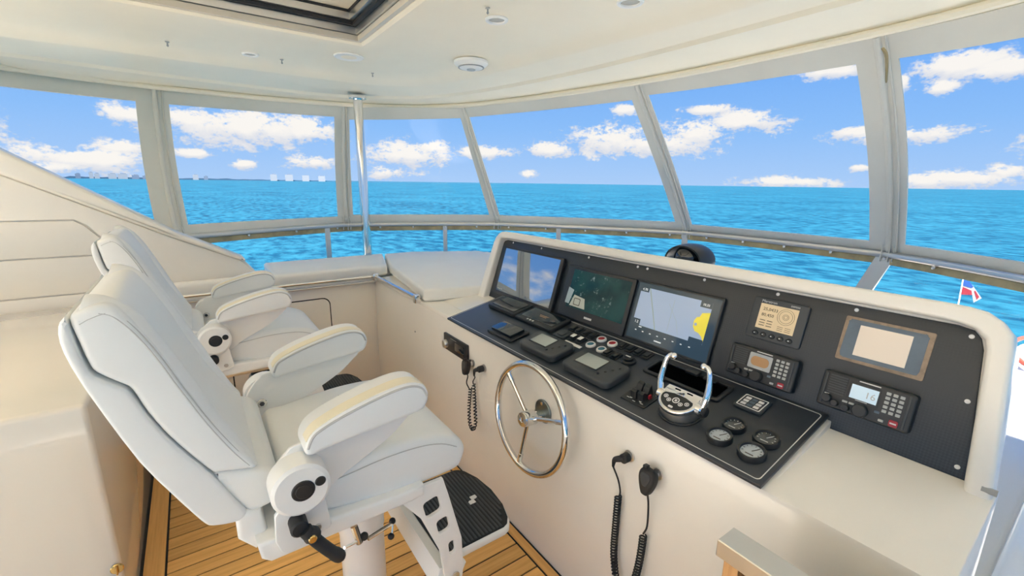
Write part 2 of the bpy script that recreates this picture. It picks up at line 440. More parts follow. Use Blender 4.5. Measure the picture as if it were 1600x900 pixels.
# deck aft of the helm, behind the camera, added to bounce sunlight inside
g = Geo(); g.box((-11, -2.6, -.12), (-.374, 4.6, -.012)); g.box((-.374, -2.6, -.12), (.9, -2.21, -.012)); struct('floor_aft_bounce', g, 'deck', flat=True)
# unseen brow ahead of the bulkhead, added to bounce sun inside; foredeck beyond it
g = Geo(); g.prism([[(-2.5, 4.15), (.46, 4.15), (2.3, 4.1), (1.52, 2.3), (1.52, .09), (5.42, .09), (5.6, 1.4), (5.2, 2.8), (4.3, 4.3), (2.9, 5.3), (1.0, 5.7), (-2.5, 5.7)]], -.05, .20, .03); struct('floor_brow_bounce', g, 'deck')
g = Geo(); g.prism([[(3.0, 4.4), (7, 3.9), (10.5, 2.4), (12.6, 1.45), (10.5, .3), (7, -1.1), (3.0, -1.6)]], -2.9, -2.6, .05); struct('floor_bow', g, 'deck')

# --- hardtop
def raycast_loop(poly, angs, c):
    out = []
    for a in angs:
        d = V((math.cos(a), math.sin(a))); best = None
        for i in range(len(poly)):
            p = V(poly[i][:2]) - c; q = V(poly[(i + 1) % len(poly)][:2]) - c; e = q - p
            den = d.x * e.y - d.y * e.x
            if abs(den) < 1e-9: continue
            t = (p.x * e.y - p.y * e.x) / den; s_ = (p.x * d.y - p.y * d.x) / den
            if t > 0 and -1e-6 <= s_ <= 1 + 1e-6 and (best is None or t < best): best = t
        out.append(c + d * best)
    return out
CC = V((-.2, 1.4))
LA = [(-2.6, 4.42), (-.92, 4.53), (-.13, 4.72), (.7, 4.76), (1.3, 4.68), (1.75, 4.42), (2.2, 3.95), (2.5, 3.2), (2.68, 2.32), (2.74, 1.5), (2.73, .92), (2.70, .45), (2.6, -.4), (2.2, -1.2), (1.3, -1.88), (-.13, -1.92), (-2.6, -1.7)]
LB = [(-2.45, 4.15), (-.85, 4.29), (-.07, 4.38), (1.05, 4.42), (1.6, 4.15), (1.94, 3.74), (2.15, 3.0), (2.26, 2.12), (2.27, .85), (2.2, -.3), (1.9, -.95), (1.05, -1.65), (-2.45, -1.5)]
LC = [(-2.3, 3.82), (-.74, 3.83), (.82, 3.83), (1.4, 3.74), (1.75, 3.25), (1.97, 1.86), (2.03, 1.1), (1.95, -.1), (1.45, -.95), (.8, -1.05), (-2.3, -1.05)]
HX0, HX1, HY0, HY1 = -1.3, .945, .55, 2.93
angs = sorted(set([2 * PI * k / 120 for k in range(120)] + [math.atan2(y - CC.y, x - CC.x) % (2 * PI) for x in (HX0, HX1) for y in (HY0, HY1)]))
def sm(poly):
    return [tuple(p) for p in spl([(x, y, 0) for x, y in poly], 5, True)]
def ring(poly, z, ex=0., smooth=True):
    pts = raycast_loop([p[:2] for p in (sm(poly) if smooth else poly)], angs, CC)
    return [V((*(CC + (p - CC) * (1 + ex)), z)) for p in pts]
HT = [(HX0, HY0), (HX1, HY0), (HX1, HY1), (HX0, HY1)]
def hring(d, z): return ring([(HX0 - d, HY0 - d), (HX1 + d, HY0 - d), (HX1 + d, HY1 + d), (HX0 - d, HY1 + d)], z, smooth=False)
rows = [ring(LA, 2.62, .17), ring(LA, 2.44, .195), ring(LA, 2.335, .02), ring(LA, 2.325, .0), ring(LA, 2.352, -.006), ring(LA, 2.362, -.014), ring(LB, 2.372, .008), ring(LB, 2.372, 0), ring(LB, 2.392, -.008), ring(LC, 2.402, .022), ring(LC, 2.404, .008), ring(LC, 2.428, -.012), ring(LC, 2.444, -.04), ring(LC, 2.449, -.07),  # first two rings: unseen overhang, widened to block sun from the front rail
        hring(.16, 2.45), hring(.125, 2.442), hring(.02, 2.440), hring(0, 2.45), hring(0, 2.60)]
rows = [r + [r[0]] for r in rows]
g = Geo(); g.grid(rows); g.grid([rows[-1], rows[0]])
ceil = struct('ceiling', g, 'liner', ang=25)
# sliding skylight inside the opening
t = thing('skylight_hatch', 'framed sunroof hatch with polished metal rim and black seals in the ceiling', 'hatch', (-.2, 1.74, 2.45))
def rim(z0, z1, d0, d1):
    q = Geo()
    q.grid([[(HX0 + d, HY0 + d, z) , (HX1 - d, HY0 + d, z), (HX1 - d, HY1 - d, z), (HX0 + d, HY1 - d, z), (HX0 + d, HY0 + d, z)] for d, z in ((d0, z0), (d1, z0), (d1, z1), (d0, z1), (d0, z0))])
    return q
obj('lower_rim', rim(2.452, 2.482, .002, .026), 'rimtan', t, flat=True)
obj('steel_rim', rim(2.484, 2.520, .002, .040), 'brushed', t, flat=True)
obj('seal', rim(2.522, 2.540, .002, .062), 'rubber', t, flat=True)
obj('inner_frame', rim(2.542, 2.578, .03, .085), 'brushed', t, flat=True)
obj('inner_seal', rim(2.580, 2.590, .03, .092), 'rubber', t, flat=True)
q = Geo(); q.box((HX0 + .02, HY0 + .02, 2.592), (HX1 - .02, HY1 - .02, 2.60)); obj('shade_panel', q, 'liner', t, flat=True)

# --- port side fairing with its panels
WY = 3.60
wp = Geo(); wp.prism([[(-2.6, 0), (-2.6, 2.2), (-1.2, 2.06), (-.80, 1.76), (-.09, 1.285), (.26, 1.09), (.40, .90), (.40, 0)]], -(WY + .12), -WY - .016, .01, XZ)
wall = struct('wall_port', wp, 'gel')
def panel(pts, bev=.004):
    q = Geo(); q.prism([pts], -(WY + .02), -WY, bev, XZ); return obj('panel', q, 'gel', wall)
gp = .0035
panel([(-2.6, 1.41 + gp), (-.57, 1.407 + gp), (-.52, 1.375 + gp), (-.33, 1.12), (-.25, .92), (.385, .92), (.235, 1.10), (-.10, 1.265), (-.83, 1.66), (-2.6, 2.0)])
panel([(-2.6, 1.198 + gp), (-.395, 1.196 + gp), (-.527, 1.370), (-.57, 1.407 - gp), (-2.6, 1.41 - gp)])
panel([(-2.6, .975 + gp), (-.278, .972 + gp), (-.337, 1.118), (-.392, 1.196 - gp), (-2.6, 1.198 - gp)])
panel([(-2.6, .74 + gp), (-.25, .74 + gp), (-.25, .912), (-.28, .972 - gp), (-2.6, .975 - gp)])
panel([(-2.6, 0), (-.25, 0), (-.25, .74 - gp), (-2.6, .74 - gp)])
panel([(-.243, 0), (.38, 0), (.38, .913), (-.243, .913)])
q = Geo(); q.prism([[(-2.6, 2.005), (-.83, 1.668), (-.10, 1.272), (.235, 1.10), (.265, 1.10), (.25, 1.125), (-.085, 1.305), (-.80, 1.79), (-1.2, 2.08), (-2.6, 2.3)]], -(WY + .13), -(WY - .035), .02, XZ)
obj('cap_moulding', q, 'gel', wall)

# --- aft locker (left), its end face looks forward
t = thing('aft_locker', 'tall glossy cream locker with a plain flat top at the left edge', 'cabinet', (-.37, 1.95, 0))
q = Geo(); q.box((-2.4, 1.95, -.02), (-.372, 3.575, .905), .018, seg=3); obj('body', q, 'gelgloss', t)
q = Geo(); c = ony(183, 888, 1.945)
q.cyl((c.x, 1.948, c.z), (c.x, 1.938, c.z), .020, 18, .003); latch = obj('latch', q, 'brass', t)
q = Geo(); q.box((c.x - .003, 1.925, c.z - .017), (c.x + .004, 1.938, c.z + .017), .003); obj('latch_bolt', q, 'brass', latch)

# --- port locker under the side cushion
t = thing('side_locker', 'long cream side locker with a rounded door under the port cushion', 'cabinet', (.5, 3.47, 0))
q = Geo(); q.box((-.2, 3.47, 0), (1.16, 3.578, .90), .012); q.box((.41, 3.578, .0), (1.45, 4.12, .90), .012); q.box((-.2, 3.44, .875), (1.16, 3.50, .905), .01); obj('body', q, 'gel', t)
q = Geo(); q.prism([rrect(.10, .11, .765, .785, .05)], -3.472, -3.463, .003, XZ); obj('door', q, 'gel', t)
q = Geo(); lp = rrect(.10, .11, .765, .785, .05); q.prism([rrect(.092, .102, .773, .793, .056), lp], -3.4715, -3.4695, 0, XZ); obj('door_gap', q, 'caulk', t)

# ================================================================== HELM CONSOLE
con = thing('helm_console', 'white moulded helm console with black dash and carbon instrument panel', 'console', (1.12, 1.3, 0))
q = Geo()
prof = [(1.12, -.03), (1.12, .868), (1.126, .882), (1.14, .888), (1.49, .944), (1.49, -.03)]
q.prism([prof], -3.47, -.085, .004, XZ)
obj('body', q, 'gel', con)
q = Geo(); q.box((1.125, 2.18, .87), (1.50, 3.47, .905), .012); q.box((1.49, 2.42, .55), (2.35, 4.05, .905), .01); obj('seat_ledge', q, 'gel', con)
# plinth that carries the dash
q = Geo(); q.prism([[(1.128, .874), (1.13, .884), (1.50, .964), (1.50, .874)]], -2.215, -.44, .004, XZ); obj('dash_plinth', q, 'gel', con)
dashp = thing  # placeholder
cf = D.objects.new('tmp', None)
def conpart(name, geo, mt, fr, parent=None, **k):
    # a console part modelled in a tilted frame
    geo.v = [fr @ v for v in geo.v]
    return obj(name, geo, mt, parent or con, **k)
# object-space weave needs the panel's own axes, so the two black sheets keep their frames
def sheet(name, geo, mt, fr):
    o = obj(name, geo, mt); o.parent = con; o.matrix_local = Mx.Translation(-con.location) @ fr; OFF[o.name] = V((0, 0, 0)); return o
q = Geo(); q.prism([[(0, -.008), (1.752, -.008), (1.752, .385), (0, .30 + .085)]], 0, .012, .003); dash = sheet('dash_panel', q, 'dash', FD)
q = Geo(); ol = rrect(.012, .006, 1.74, .374, .012, 3); il = rrect(.0145, .0085, 1.7375, .3715, .010, 3); q.prism([ol, il], .0118, .0126); obj('white_pinstripe', q, 'inklight', dash)
q = Geo(); q.prism([[(-.015, .0), (1.70, .0), (2.0, .0), (2.206, .0), (2.206, .03), (2.168, .34), (2.158, .368), (2.142, .385), (2.11, .391), (.04, .388), (.012, .38), (.0, .36)]], -.006, 0, .002); ip = sheet('instrument_panel', q, 'carbon', FP)
for u, v in ((.103, .377), (.381, .377), (.758, .378), (1.065, .379), (1.118, .379), (1.39, .379), (1.663, .379), (1.889, .378), (2.140, .368), (2.168, .205), (2.186, .039)):
    q = Geo(); q.lathe([(.0058, 0), (.0058, .0012), (.0045, .0022), (.0024, .0022), (.002, .001)], 12, Mx.Translation((u, v, 0))); obj('screw', q, 'ringw', ip)
# hood around the panel
outer = spl([(-.085, -.03, 0), (-.060, .30, 0), (-.045, .385, 0), (-.012, .424, 0), (.03, .434, 0), (.09, .436, 0), (.2, .437, 0), (.5, .438, 0), (1.1, .440, 0), (1.7, .441, 0), (1.98, .442, 0), (2.10, .441, 0), (2.165, .432, 0), (2.212, .39, 0), (2.222, .33, 0), (2.262, -.03, 0)], 5)
inner = spl([(2.212, -.03, 0), (2.176, .33, 0), (2.166, .366, 0), (2.148, .386, 0), (2.11, .395, 0), (2.03, .397, 0), (1.8, .397, 0), (1.1, .396, 0), (.4, .395, 0), (.14, .394, 0), (.055, .393, 0), (.02, .386, 0), (.004, .36, 0), (-.016, -.03, 0)], 5)
def resample(pts, n):
    cum_ = [0]
    for i in range(1, len(pts)): cum_.append(cum_[-1] + (pts[i] - pts[i - 1]).length)
    out = []; i = 1
    for k in range(n):
        d = cum_[-1] * k / (n - 1)
        while i < len(pts) - 1 and cum_[i] < d: i += 1
        out.append(pts[i - 1].lerp(pts[i], (d - cum_[i - 1]) / max(cum_[i] - cum_[i - 1], 1e-9)))
    return out
NH = 90; oo = resample(outer, NH); ii = resample(inner[::-1], NH)
q = Geo(); sec = []
for a, b in zip(oo, ii):
    d = (b - a); w_ = d.length; d.normalize(); r_ = .013
    arc = [(r_ * (1 - math.cos(t_)), .042 - r_ * (1 - math.sin(t_))) for t_ in [PI / 8 * k for k in range(5)]]
    pr_ = [(0, -.04)] + arc + [(w_ - x, z) for x, z in arc[::-1]] + [(w_, -.04), (0, -.04)]
    sec.append([V((a.x + d.x * x, a.y + d.y * x, z)) for x, z in pr_])
q.grid(sec); nb = len(sec[0]) - 1
for r_ in (sec[0][:-1], sec[-1][:-1][::-1]): q.add(r_, [list(range(nb))])
conpart('hood', q, 'gel', FP)
q = Geo(); back = [p[:2] for p in spl([(-.07, -.05, 0), (-.05, .30, 0), (-.03, .385, 0), (-.01, .412, 0), (.03, .425, 0), (.12, .427, 0), (.4, .428, 0), (1.1, .430, 0), (1.7, .431, 0), (2.0, .432, 0), (2.10, .431, 0), (2.16, .42, 0), (2.20, .38, 0), (2.21, .33, 0), (2.245, -.05, 0)], 4)]
q.prism([back], -.30, -.0065, .02, None, 3); conpart('hood_back', q, 'gel', FP)
# small fixing on the outer side of the hood
c = onx(1558, 772, 1.46); q = Geo(); q.cyl((1.46, .112, c.z), (1.46, .085, c.z), .008); obj('side_screw', q, 'grey', con)

# --- rocker switches and buttons on the dash
def rocker(u, v, lit=None):
    q = Geo(); q.box((u - .017, v - .026, .012), (u + .017, v + .026, .019), .003); q.box((u - .012, v - .020, .018), (u + .012, v + .020, .028), .005)
    obj('rocker_switch', q, 'black', dash)
    if lit:
        q = Geo(); q.box((u - .011, v - .014, .0275), (u + .011, v + .012, .0295), .002); obj('white_rocker', q, 'white', dash)
for u in (.700, .741, .785, .826): rocker(u, .322)
for u in (.768, .814): rocker(u, .258, True)
for u in (.992, 1.038, 1.081, 1.126): rocker(u, .332)
for u in (.985, 1.031): rocker(u, .250)
q = Geo(); q.box((.750, .206, .0118), (.858, .224, .0135), .001); obj('legend_strip', q, 'white', dash)
for u, v, c in ((.876, .257, 'blueled'), (.944, .254, 'blueled'), (.880, .322, 'redled'), (.946, .320, 'redled')):
    q = Geo(); q.lathe([(.023, 0), (.023, .006), (.020, .010), (.016, .010), (.0155, .007)], 20, Mx.Translation((u, v, .0118))); b = obj('button_ring', q, 'ringw', dash)
    q = Geo(); q.lathe([(.0152, 0), (.0152, .008), (.010, .0105), (.0001, .011)], 18, Mx.Translation((u, v, .0118))); obj('push_button', q, c, dash)

# ------------------------------------------------------------------ instruments
def cover(name, u0, v0, u1, v1, label, mt='satin', scr=None, **k):
    t = thing(name, label, k.get('cat', 'display'), frame=at(FD, (u0 + u1) / 2, (v0 + v1) / 2, .012))
    a, b = (u1 - u0) / 2, (v1 - v0) / 2
    q = Geo(); q.prism([rrect(-a, -b, a, b, .012)], 0, k.get('h', .018), .005); obj('base', q, 'black', t)
    if scr:
        q = Geo(); q.prism([rrect(-a + .022, -b + k.get('lo', .018), a - .022, b - .016, .006)], k.get('h', .018) - .001, k.get('h', .018) + k.get('sh', .002), .001); obj(k.get('part', 'screen'), q, scr, t)
    return t
cover('sun_cover', .080, .222, .338, .362, 'black plastic sun cover at the far left corner of the dash', scr='glassblk', part='lid', sh=.004, h=.022, cat='cover')
t = cover('touch_display', .345, .222, .640, .366, 'dark brown-black display lying flat on the dash below the far left monitor', scr='glassblk', lo=.03)
for i in range(3):
    q = Geo(); q.lathe([(.006, 0), (.006, .003), (.0001, .003)], 10, Mx.Translation((-.05 + .022 * i, -.056, .0175))); obj('button', q, 'inklight', t)
q = Geo(); q.box((-.03, .012, .0201), (.04, .016, .0205)); q.box((-.02, .0, .0201), (.03, .004, .0205)); obj('screen_glow', q, 'burnt', t)
cover('sun_cover', .348, .040, .562, .162, 'small raised blue-black cover at the front left of the dash', scr='glassblk', part='lid', sh=.014, h=.012, cat='cover')
def pilot(u0, v0, u1, v1, label):
    t = thing('autopilot_controller', label, 'controller', frame=at(FD, (u0 + u1) / 2, (v0 + v1) / 2, .012), group='autopilot controllers on the dash')
    a, b = (u1 - u0) / 2, (v1 - v0) / 2
    q = Geo(); q.prism([rrect(-a, -b, a, b, .03, 6)], 0, .032, .008, None, 3); body = obj('housing', q, 'satin', t)
    q = Geo(); q.prism([rrect(-a * .72, -b * .42, a * .28, b * .72, .004)], .0318, .0335, .0006); f = obj('bezel', q, 'black', t)
    q = Geo(); q.prism([rrect(-a * .67, -b * .34, a * .23, b * .66, .003)], .0335, .0342, .0002); obj('screen', q, 'lcdoff', t)
    for i in range(4):
        q = Geo(); q.ball((a * (.42 + .11 * i), -b * .52 + b * .34 * i, .033), .0065, 10, (1, 1, .6)); obj('button', q, 'black', t)
    return t
pilot(.621, .040, .866, .184, 'charcoal controller with grey screen just above the top of the wheel rim')
pilot(.915, .042, .1170 + 1.055, .192, 'charcoal controller with grey screen between wheel and throttle, nearer of two')
# trackpad
t = thing('cursor_pad', 'small square charcoal cursor pad left of the white rocker switches', 'controller', frame=at(FD, .702, .247, .012))
q = Geo(); q.prism([rrect(-.036, -.036, .036, .036, .014)], 0, .012, .004); obj('base', q, 'satin', t)
q = Geo(); q.prism([rrect(-.022, -.022, .022, .022, .012)], .011, .018, .004); obj('pad', q, 'satin', t)
# dial
t = thing('rotary_control', 'round black rotary control beside the row of rocker switches', 'controller', frame=at(FD, 1.097, .250, .012))
q = Geo(); q.lathe([(.030, 0), (.030, .010), (.026, .014), (.020, .014), (.020, .024), (.016, .028), (.0001, .028)], 24); obj('knob', q, 'black', t)
q = Geo(); q.box((-.012, -.003, .028), (.012, .003, .0287)); obj('pointer_mark', q, 'inklight', t)
# recessed tray
t = thing('storage_tray', 'long black recessed tray set into the dash behind the throttle', 'tray', frame=at(FD, 1.333, .288, .012))
q = Geo(); q.prism([rrect(-.156, -.058, .156, .052, .012), rrect(-.140, -.044, .140, .040, .008)], 0, .010, .003); obj('rim', q, 'black', t)
q = Geo(); q.prism([rrect(-.140, -.044, .140, .040, .008)], .0002, .0012); obj('well', q, 'slot', t)
q = Geo(); q.box((-.02, .02, .009), (.03, .05, .022), .004); q.box((.05, .022, .009), (.10, .046, .016), .003); obj('clip', q, 'black', t)
# trim tab switch
t = thing('trim_tab_switch', 'black trim switch panel with paired rockers left of the chrome throttle', 'switch', frame=at(FD, 1.282, .102, .012))
q = Geo(); q.prism([rrect(-.052, -.053, .052, .053, .004)], 0, .004, .001); obj('plate', q, 'black', t)
for u in (-.014, .016):
    q = Geo(); q.prism([[(-.030, .003), (.030, .003), (.026, .045), (.012, .040), (.0, .022), (-.014, .034), (-.026, .030)]], u - .0125, u + .0125, .003, Mx(((0, 0, 1, 0), (1, 0, 0, 0), (0, 1, 0, 0), (0, 0, 0, 1)))); obj('rocker', q, 'black', t)
q = Geo(); q.box((.031, -.004, .004), (.038, .010, .02), .002); obj('red_tip', q, 'red', t)
q = Geo()
for (x, y) in ((-.035, .03), (-.04, .0), (-.03, -.035), (.0, -.042), (.03, -.038), (.043, .03)): q.box((x - .006, y - .0012, .004), (x + .006, y + .0012, .0046))
for (x, y) in ((-.034, .015), (-.02, -.03), (.02, -.03)): q.lathe([(.005, .004), (.005, .0046), (.0035, .0046)], 10, Mx.Translation((x, y, 0)))
obj('legend', q, 'inklight', t)
# keypad
t = thing('switch_keypad', 'small rectangular keypad with pale and blue keys right of the throttle', 'keypad', frame=at(FD, 1.572, .290, .012))
q = Geo(); q.prism([rrect(-.044, -.040, .044, .040, .006)], 0, .010, .003); obj('base', q, 'satin', t)
q = Geo(); q.prism([rrect(-.037, -.033, .037, .033, .004), rrect(-.034, -.030, .034, .030, .003)], .0098, .0106); obj('border', q, 'white', t)
for i in range(3):
    for j in range(3):
        q = Geo(); q.box((-.028 + .020 * i, -.024 + .017 * j, .0098), (-.012 + .020 * i, -.012 + .017 * j, .0115), .001); obj('key', q, 'blueplate' if i == 1 else 'ringw', t)
# gauges
def gauge(u, v, r, face, label):
    t = thing('gauge', label, 'gauge', frame=at(FD, u, v, .012), group='round gauges at the right end of the dash')
    q = Geo(); q.lathe([(r, 0), (r, .010), (r * .95, .017), (r * .82, .017), (r * .76, .010)], 28); obj('bezel', q, 'black', t)
    q = Geo(); q.lathe([(r * .78, .0095), (r * .78, .0105), (.0001, .0112)], 24); d = obj('dial', q, face, t)
    q = Geo()
    for k in range(9):
        a = math.radians(200 - k * 27.5); q.box((r * .56, -.0008, .0112), (r * .68, .0008, .0118), 0, Mx.Rotation(a, 4, 'Z'))
    q.box((0, -.001, .0114), (r * .55, .001, .0122), 0, Mx.Rotation(math.radians(60), 4, 'Z'))
    q.box((-r * .3, -r * .42, .0112), (r * .3, -r * .34, .0118))
    obj('needle_and_ticks', q, 'inklight' if face == 'dialdark' else 'ink', d)
gauge(1.588, .155, .034, 'dialdark', 'dark-faced round gauge directly behind the left pale-faced one')
gauge(1.584, .084, .037, 'dialface', 'pale-faced round gauge nearest the throttle')
gauge(1.682, .158, .036, 'dialdark', 'dark-faced round gauge nearest the right edge of the dash')
gauge(1.680, .083, .038, 'dialface', 'pale-faced round gauge nearest the front right corner of the dash')

# throttle
t = thing('engine_throttle', 'chrome twin-lever engine throttle standing on the dash', 'throttle', frame=at(FD, 1.432, .105, .012))
def arch(w, d0, d1, n=18):
    return [(w * math.cos(PI + PI * k / n), d0 + (d1) * math.sin(PI + PI * k / n)) for k in range(n + 1)] + [(w, .030), (w * .94, .044), (-w * .94, .044), (-w, .030)]
q = Geo(); q.prism([[(x * 1.06, y * 1.06) for x, y in arch(.064, 0, .058)]], 0, .006, .002); obj('gasket', q, 'black', t)
q = Geo(); q.prism([arch(.062, 0, .056)], .004, .050, .006); obj('base', q, 'brushed', t)
tl = Mx.Translation((0, 0, .052)) @ Mx.Rotation(math.radians(14), 4, 'X')
q = Geo(); q.prism([arch(.066, 0, .060)], -.010, .010, .006, tl); head = obj('head', q, 'chrome', t)
q = Geo(); q.prism([arch(.054, -.004, .046)[:19] + [(.05, .004), (.02, .012), (-.02, .012), (-.05, .004)]], .0098, .0112, 0, tl); kp = obj('control_face', q, 'black', t)
q = Geo()
for (x, y, r) in ((-.038, -.010, .0075), (-.021, -.020, .0075), (.0, -.012, .012), (.021, -.020, .0075), (.038, -.010, .0075)):
    q.prism([circ(x, y, r, 14), circ(x, y, r * .72, 14)], .011, .0122, 0, tl)
    q.box((x - r * .3, y - r * .35, .011), (x + r * .3, y + r * .35, .0120), 0, tl)
q.prism([rrect(-.008, -.046, .008, -.038, .003)], .011, .0122, 0, tl)
obj('button_marks', q, 'ringw', kp)
for x in (-.022, .022): q = Geo(); q.box((x - .010, .030, .0095), (x + .010, .034, .0110), 0, tl); obj('slot', q, 'slot', head)
for sgn in (-1, 1):
    hub = V((sgn * .070, .006, .046)); q = Geo(); q.cyl((sgn * .056, .006, .046), (sgn * .082, .006, .046), .020, 20, .004)
    pth = spl([(sgn * .076, .008, .046), (sgn * .084, .022, .085), (sgn * .082, .040, .125), (sgn * .076, .052, .158), (sgn * .066, .058, .170), (sgn * .056, .058, .170)], 6)
    q.tube(pth, [.013 - .005 * min(1, i / 20) for i in range(len(pth))], 12)
    q.ball((sgn * .054, .058, .170), .0115, 14)
    obj('lever', q, 'chrome', t)
    if sgn > 0:
        q = Geo(); q.cyl((.080, .006, .046), (.094, .006, .046), .017, 14, .003); obj('pivot_cap', q, 'rubber', t)

# monitors on the carbon panel
def monitor(u0, v0, u1, v1, label, b=(.02, .02, .02, .02), th=.022):
    t = thing('monitor', label, 'monitor', frame=at(FP, (u0 + u1) / 2, (v0 + v1) / 2), group='monitors in the instrument panel')
    a, c = (u1 - u0) / 2, (v1 - v0) / 2
    q = Geo(); q.prism([rrect(-a, -c, a, c, .008)], 0, th, .004); obj('housing', q, 'black', t)
    return t, a, c, th
t, a, c, th = monitor(.047, .048, .608, .347, 'far left glossy monitor reflecting sky, its screen off')
q = Geo(); q.box((-a + .03, -c + .022, th - .001), (a - .022, c - .012, th + .0006)); obj('screen', q, 'mirror', t, flat=True)
q = Geo(); q.box((-.03, -c + .004, th - .001), (.05, -c + .016, th + .004), .003); obj('control_strip', q, 'black', t)
q = Geo()
for i in range(3): q.box((-a + .045 + .018 * i, -c + .034, th + .0006), (-a + .053 + .018 * i, -c + .040, th + .0009))
obj('screen_marks', q, 'inklight', t)
t, a, c, th = monitor(.655, .058, 1.092, .322, 'middle monitor showing a dark green camera view of water', th=.016)
q = Geo(); q.box((-a + .045, -c + .055, th - .001), (a - .020, c - .016, th + .0006)); scr = obj('screen', q, 'campic', t, flat=True)
q = Geo(); q.add([(-.150, -.068, th + .0009), (-.040, -.068, th + .0009), (-.055, -.018, th + .0009), (-.130, -.010, th + .0009)], [[0, 1, 2, 3]]); obj('deck_in_view', q, mat('deck_picture', (.1, .1, .08), .1, emit=(.42, .44, .36), es=.6), scr, flat=True)
q = Geo(); q.prism([rrect(-.125, -.060, -.080, -.024, .006), rrect(-.121, -.056, -.084, -.028, .005)], th + .0009, th + .0012); obj('hatch_in_view', q, 'ink', scr)
q = Geo(); q.add([(-.185, -.060, th + .0009), (-.155, -.062, th + .0009), (-.14, .012, th + .0009), (-.18, .022, th + .0009)], [[0, 1, 2, 3]]); obj('stern_in_view', q, mat('stern_picture', (.1, .1, .1), .1, emit=(.30, .38, .36), es=.6), scr, flat=True)
q = Geo(); q.box((-.03, -c + .022, th), (.02, -c + .032, th + .0005)); obj('maker_mark', q, 'inklight', t)
t, a, c, th = monitor(1.100, .062, 1.500, .326, 'right-hand monitor showing a pale blue chart with yellow land', th=.016)
q = Geo(); q.box((-a + .012, -c + .012, th - .001), (a - .008, c - .010, th + .0004)); gl = obj('glass', q, 'mapbar', t, flat=True)
z1, z2, z3 = th + .0006, th + .0010, th + .0014
q = Geo(); q.add([(x, y, z1) for x, y in ((-.172, -.060), (.160, -.060), (.160, .104), (-.172, .104))], [[0, 1, 2, 3]]); ch = obj('chart', q, 'mapgrey', t, flat=True)
q = Geo(); yl = [(.160, -.048), (.148, -.03), (.134, -.020), (.116, -.016), (.105, .0), (.103, .022), (.111, .038), (.122, .042), (.128, .058), (.160, .066)]
q.prism([yl, circ(.113, .010, .006, 10)], z1, z2); obj('chart_land', q, 'mapyel', ch)
q = Geo(); q.tube([(-.128, .104, z2), (-.09, .02, z2), (-.055, -.060, z2)], .0022, 4); q.tube([(.0, .08, z1), (.0, -.05, z1)], .0006, 4); q.tube([(-.02, .06, z1), (.03, .0, z1), (.05, -.05, z1)], .0005, 4); obj('chart_track', q, 'mapline', ch)
for b in ((-.172, .085, -.130, .104), (.112, .080, .160, .104), (-.172, -.060, -.135, -.034), (.100, -.060, .160, -.042)): q = Geo(); q.add([(b[0], b[1], z2), (b[2], b[1], z2), (b[2], b[3], z2), (b[0], b[3], z2)], [[0, 1, 2, 3]]); obj('data_box', q, 'mapbar', ch, flat=True)
q = Geo(); q.text('4.70', .015, -.151, .095, z3); q.text('1.2', .016, -.153, -.047, z3); q.text('10.33', .013, .136, .091, z3)
for i in range(8): q.box((-.15 + .037 * i, -.084, z3), (-.142 + .037 * i, -.080, z3 + .0003))
q.box((-.045, -.106, z3), (-.01, -.101, z3 + .0003)); q.box((-.135, -.068, z3), (-.12, -.064, z3 + .0003))
obj('chart_text', q, 'maplit', ch)
# amber instrument
t = thing('instrument_display', 'square black instrument with a lit amber screen and five buttons', 'display', frame=at(FP, 1.686, .287))
q = Geo(); q.prism([rrect(-.088, -.072, .088, .072, .008)], 0, .012, .004); obj('housing', q, 'satin', t)
q = Geo(); q.box((-.061, -.034, .0115), (.060, .052, .0128)); s_ = obj('screen', q, 'amber', t, flat=True)
q = Geo(); q.text('Maretron', .013, -.036, .060, .0121); q.text('DSM250', .008, .046, .060, .0121); obj('maker_name', q, 'inklight', t)
q = Geo(); q.text('25,0433', .015, -.026, .034, .0130); q.text('80,450', .015, -.031, .014, .0130)
for r in (.027, .021, .010, .006): q.prism([circ(.026, .020, r, 24), circ(.026, .020, r - .0010, 24)], .0129, .0133)
for i in range(3):
    for j in range(2): q.box((-.052 + j * .024, -.006 - .009 * i, .0129), (-.034 + j * .024, -.0035 - .009 * i, .0133)); q.box((.008 + j * .024, -.016 - .006 * i, .0129), (.026 + j * .024, -.0145 - .006 * i, .0133))
obj('readings', q, 'ink', s_)
for i in range(5):
    q = Geo(); q.ball((-.056 + .0275 * i, -.053, .012), .0095, 12, (1.15, .9, .55)); b = obj('button', q, 'black', t)
    q = Geo(); q.box((-.058 + .0275 * i, -.0545, .0168), (-.054 + .0275 * i, -.0515, .0178)); obj('button_mark', q, 'inklight', b)
# empty plate
t = thing('blanking_plate', 'blue-grey blanking plate with a cream centre and worn tan edges', 'plate', frame=at(FP, 1.974, .290))
q = Geo(); q.prism([rrect(-.103, -.067, .103, .067, .005)], 0, .005, .001); obj('backing', q, 'rustedge', t)
edge = []
for k, (x, y) in enumerate(spl([(p[0], p[1], 0) for p in rrect(-.094, -.058, .092, .060, .012, 4)], 3, True) and rrect(-.094, -.058, .092, .060, .012, 10)):
    edge.append((x + random.uniform(-.002, .002), y + random.uniform(-.0018, .0018)))
q = Geo(); q.prism([edge], .0045, .0062, .0004); obj('plate', q, 'blueplate', t)
q = Geo(); q.box((-.062, -.045, .006), (.060, .046, .0078), .0006, seg=1); obj('cream_centre', q, 'creamplate', t)
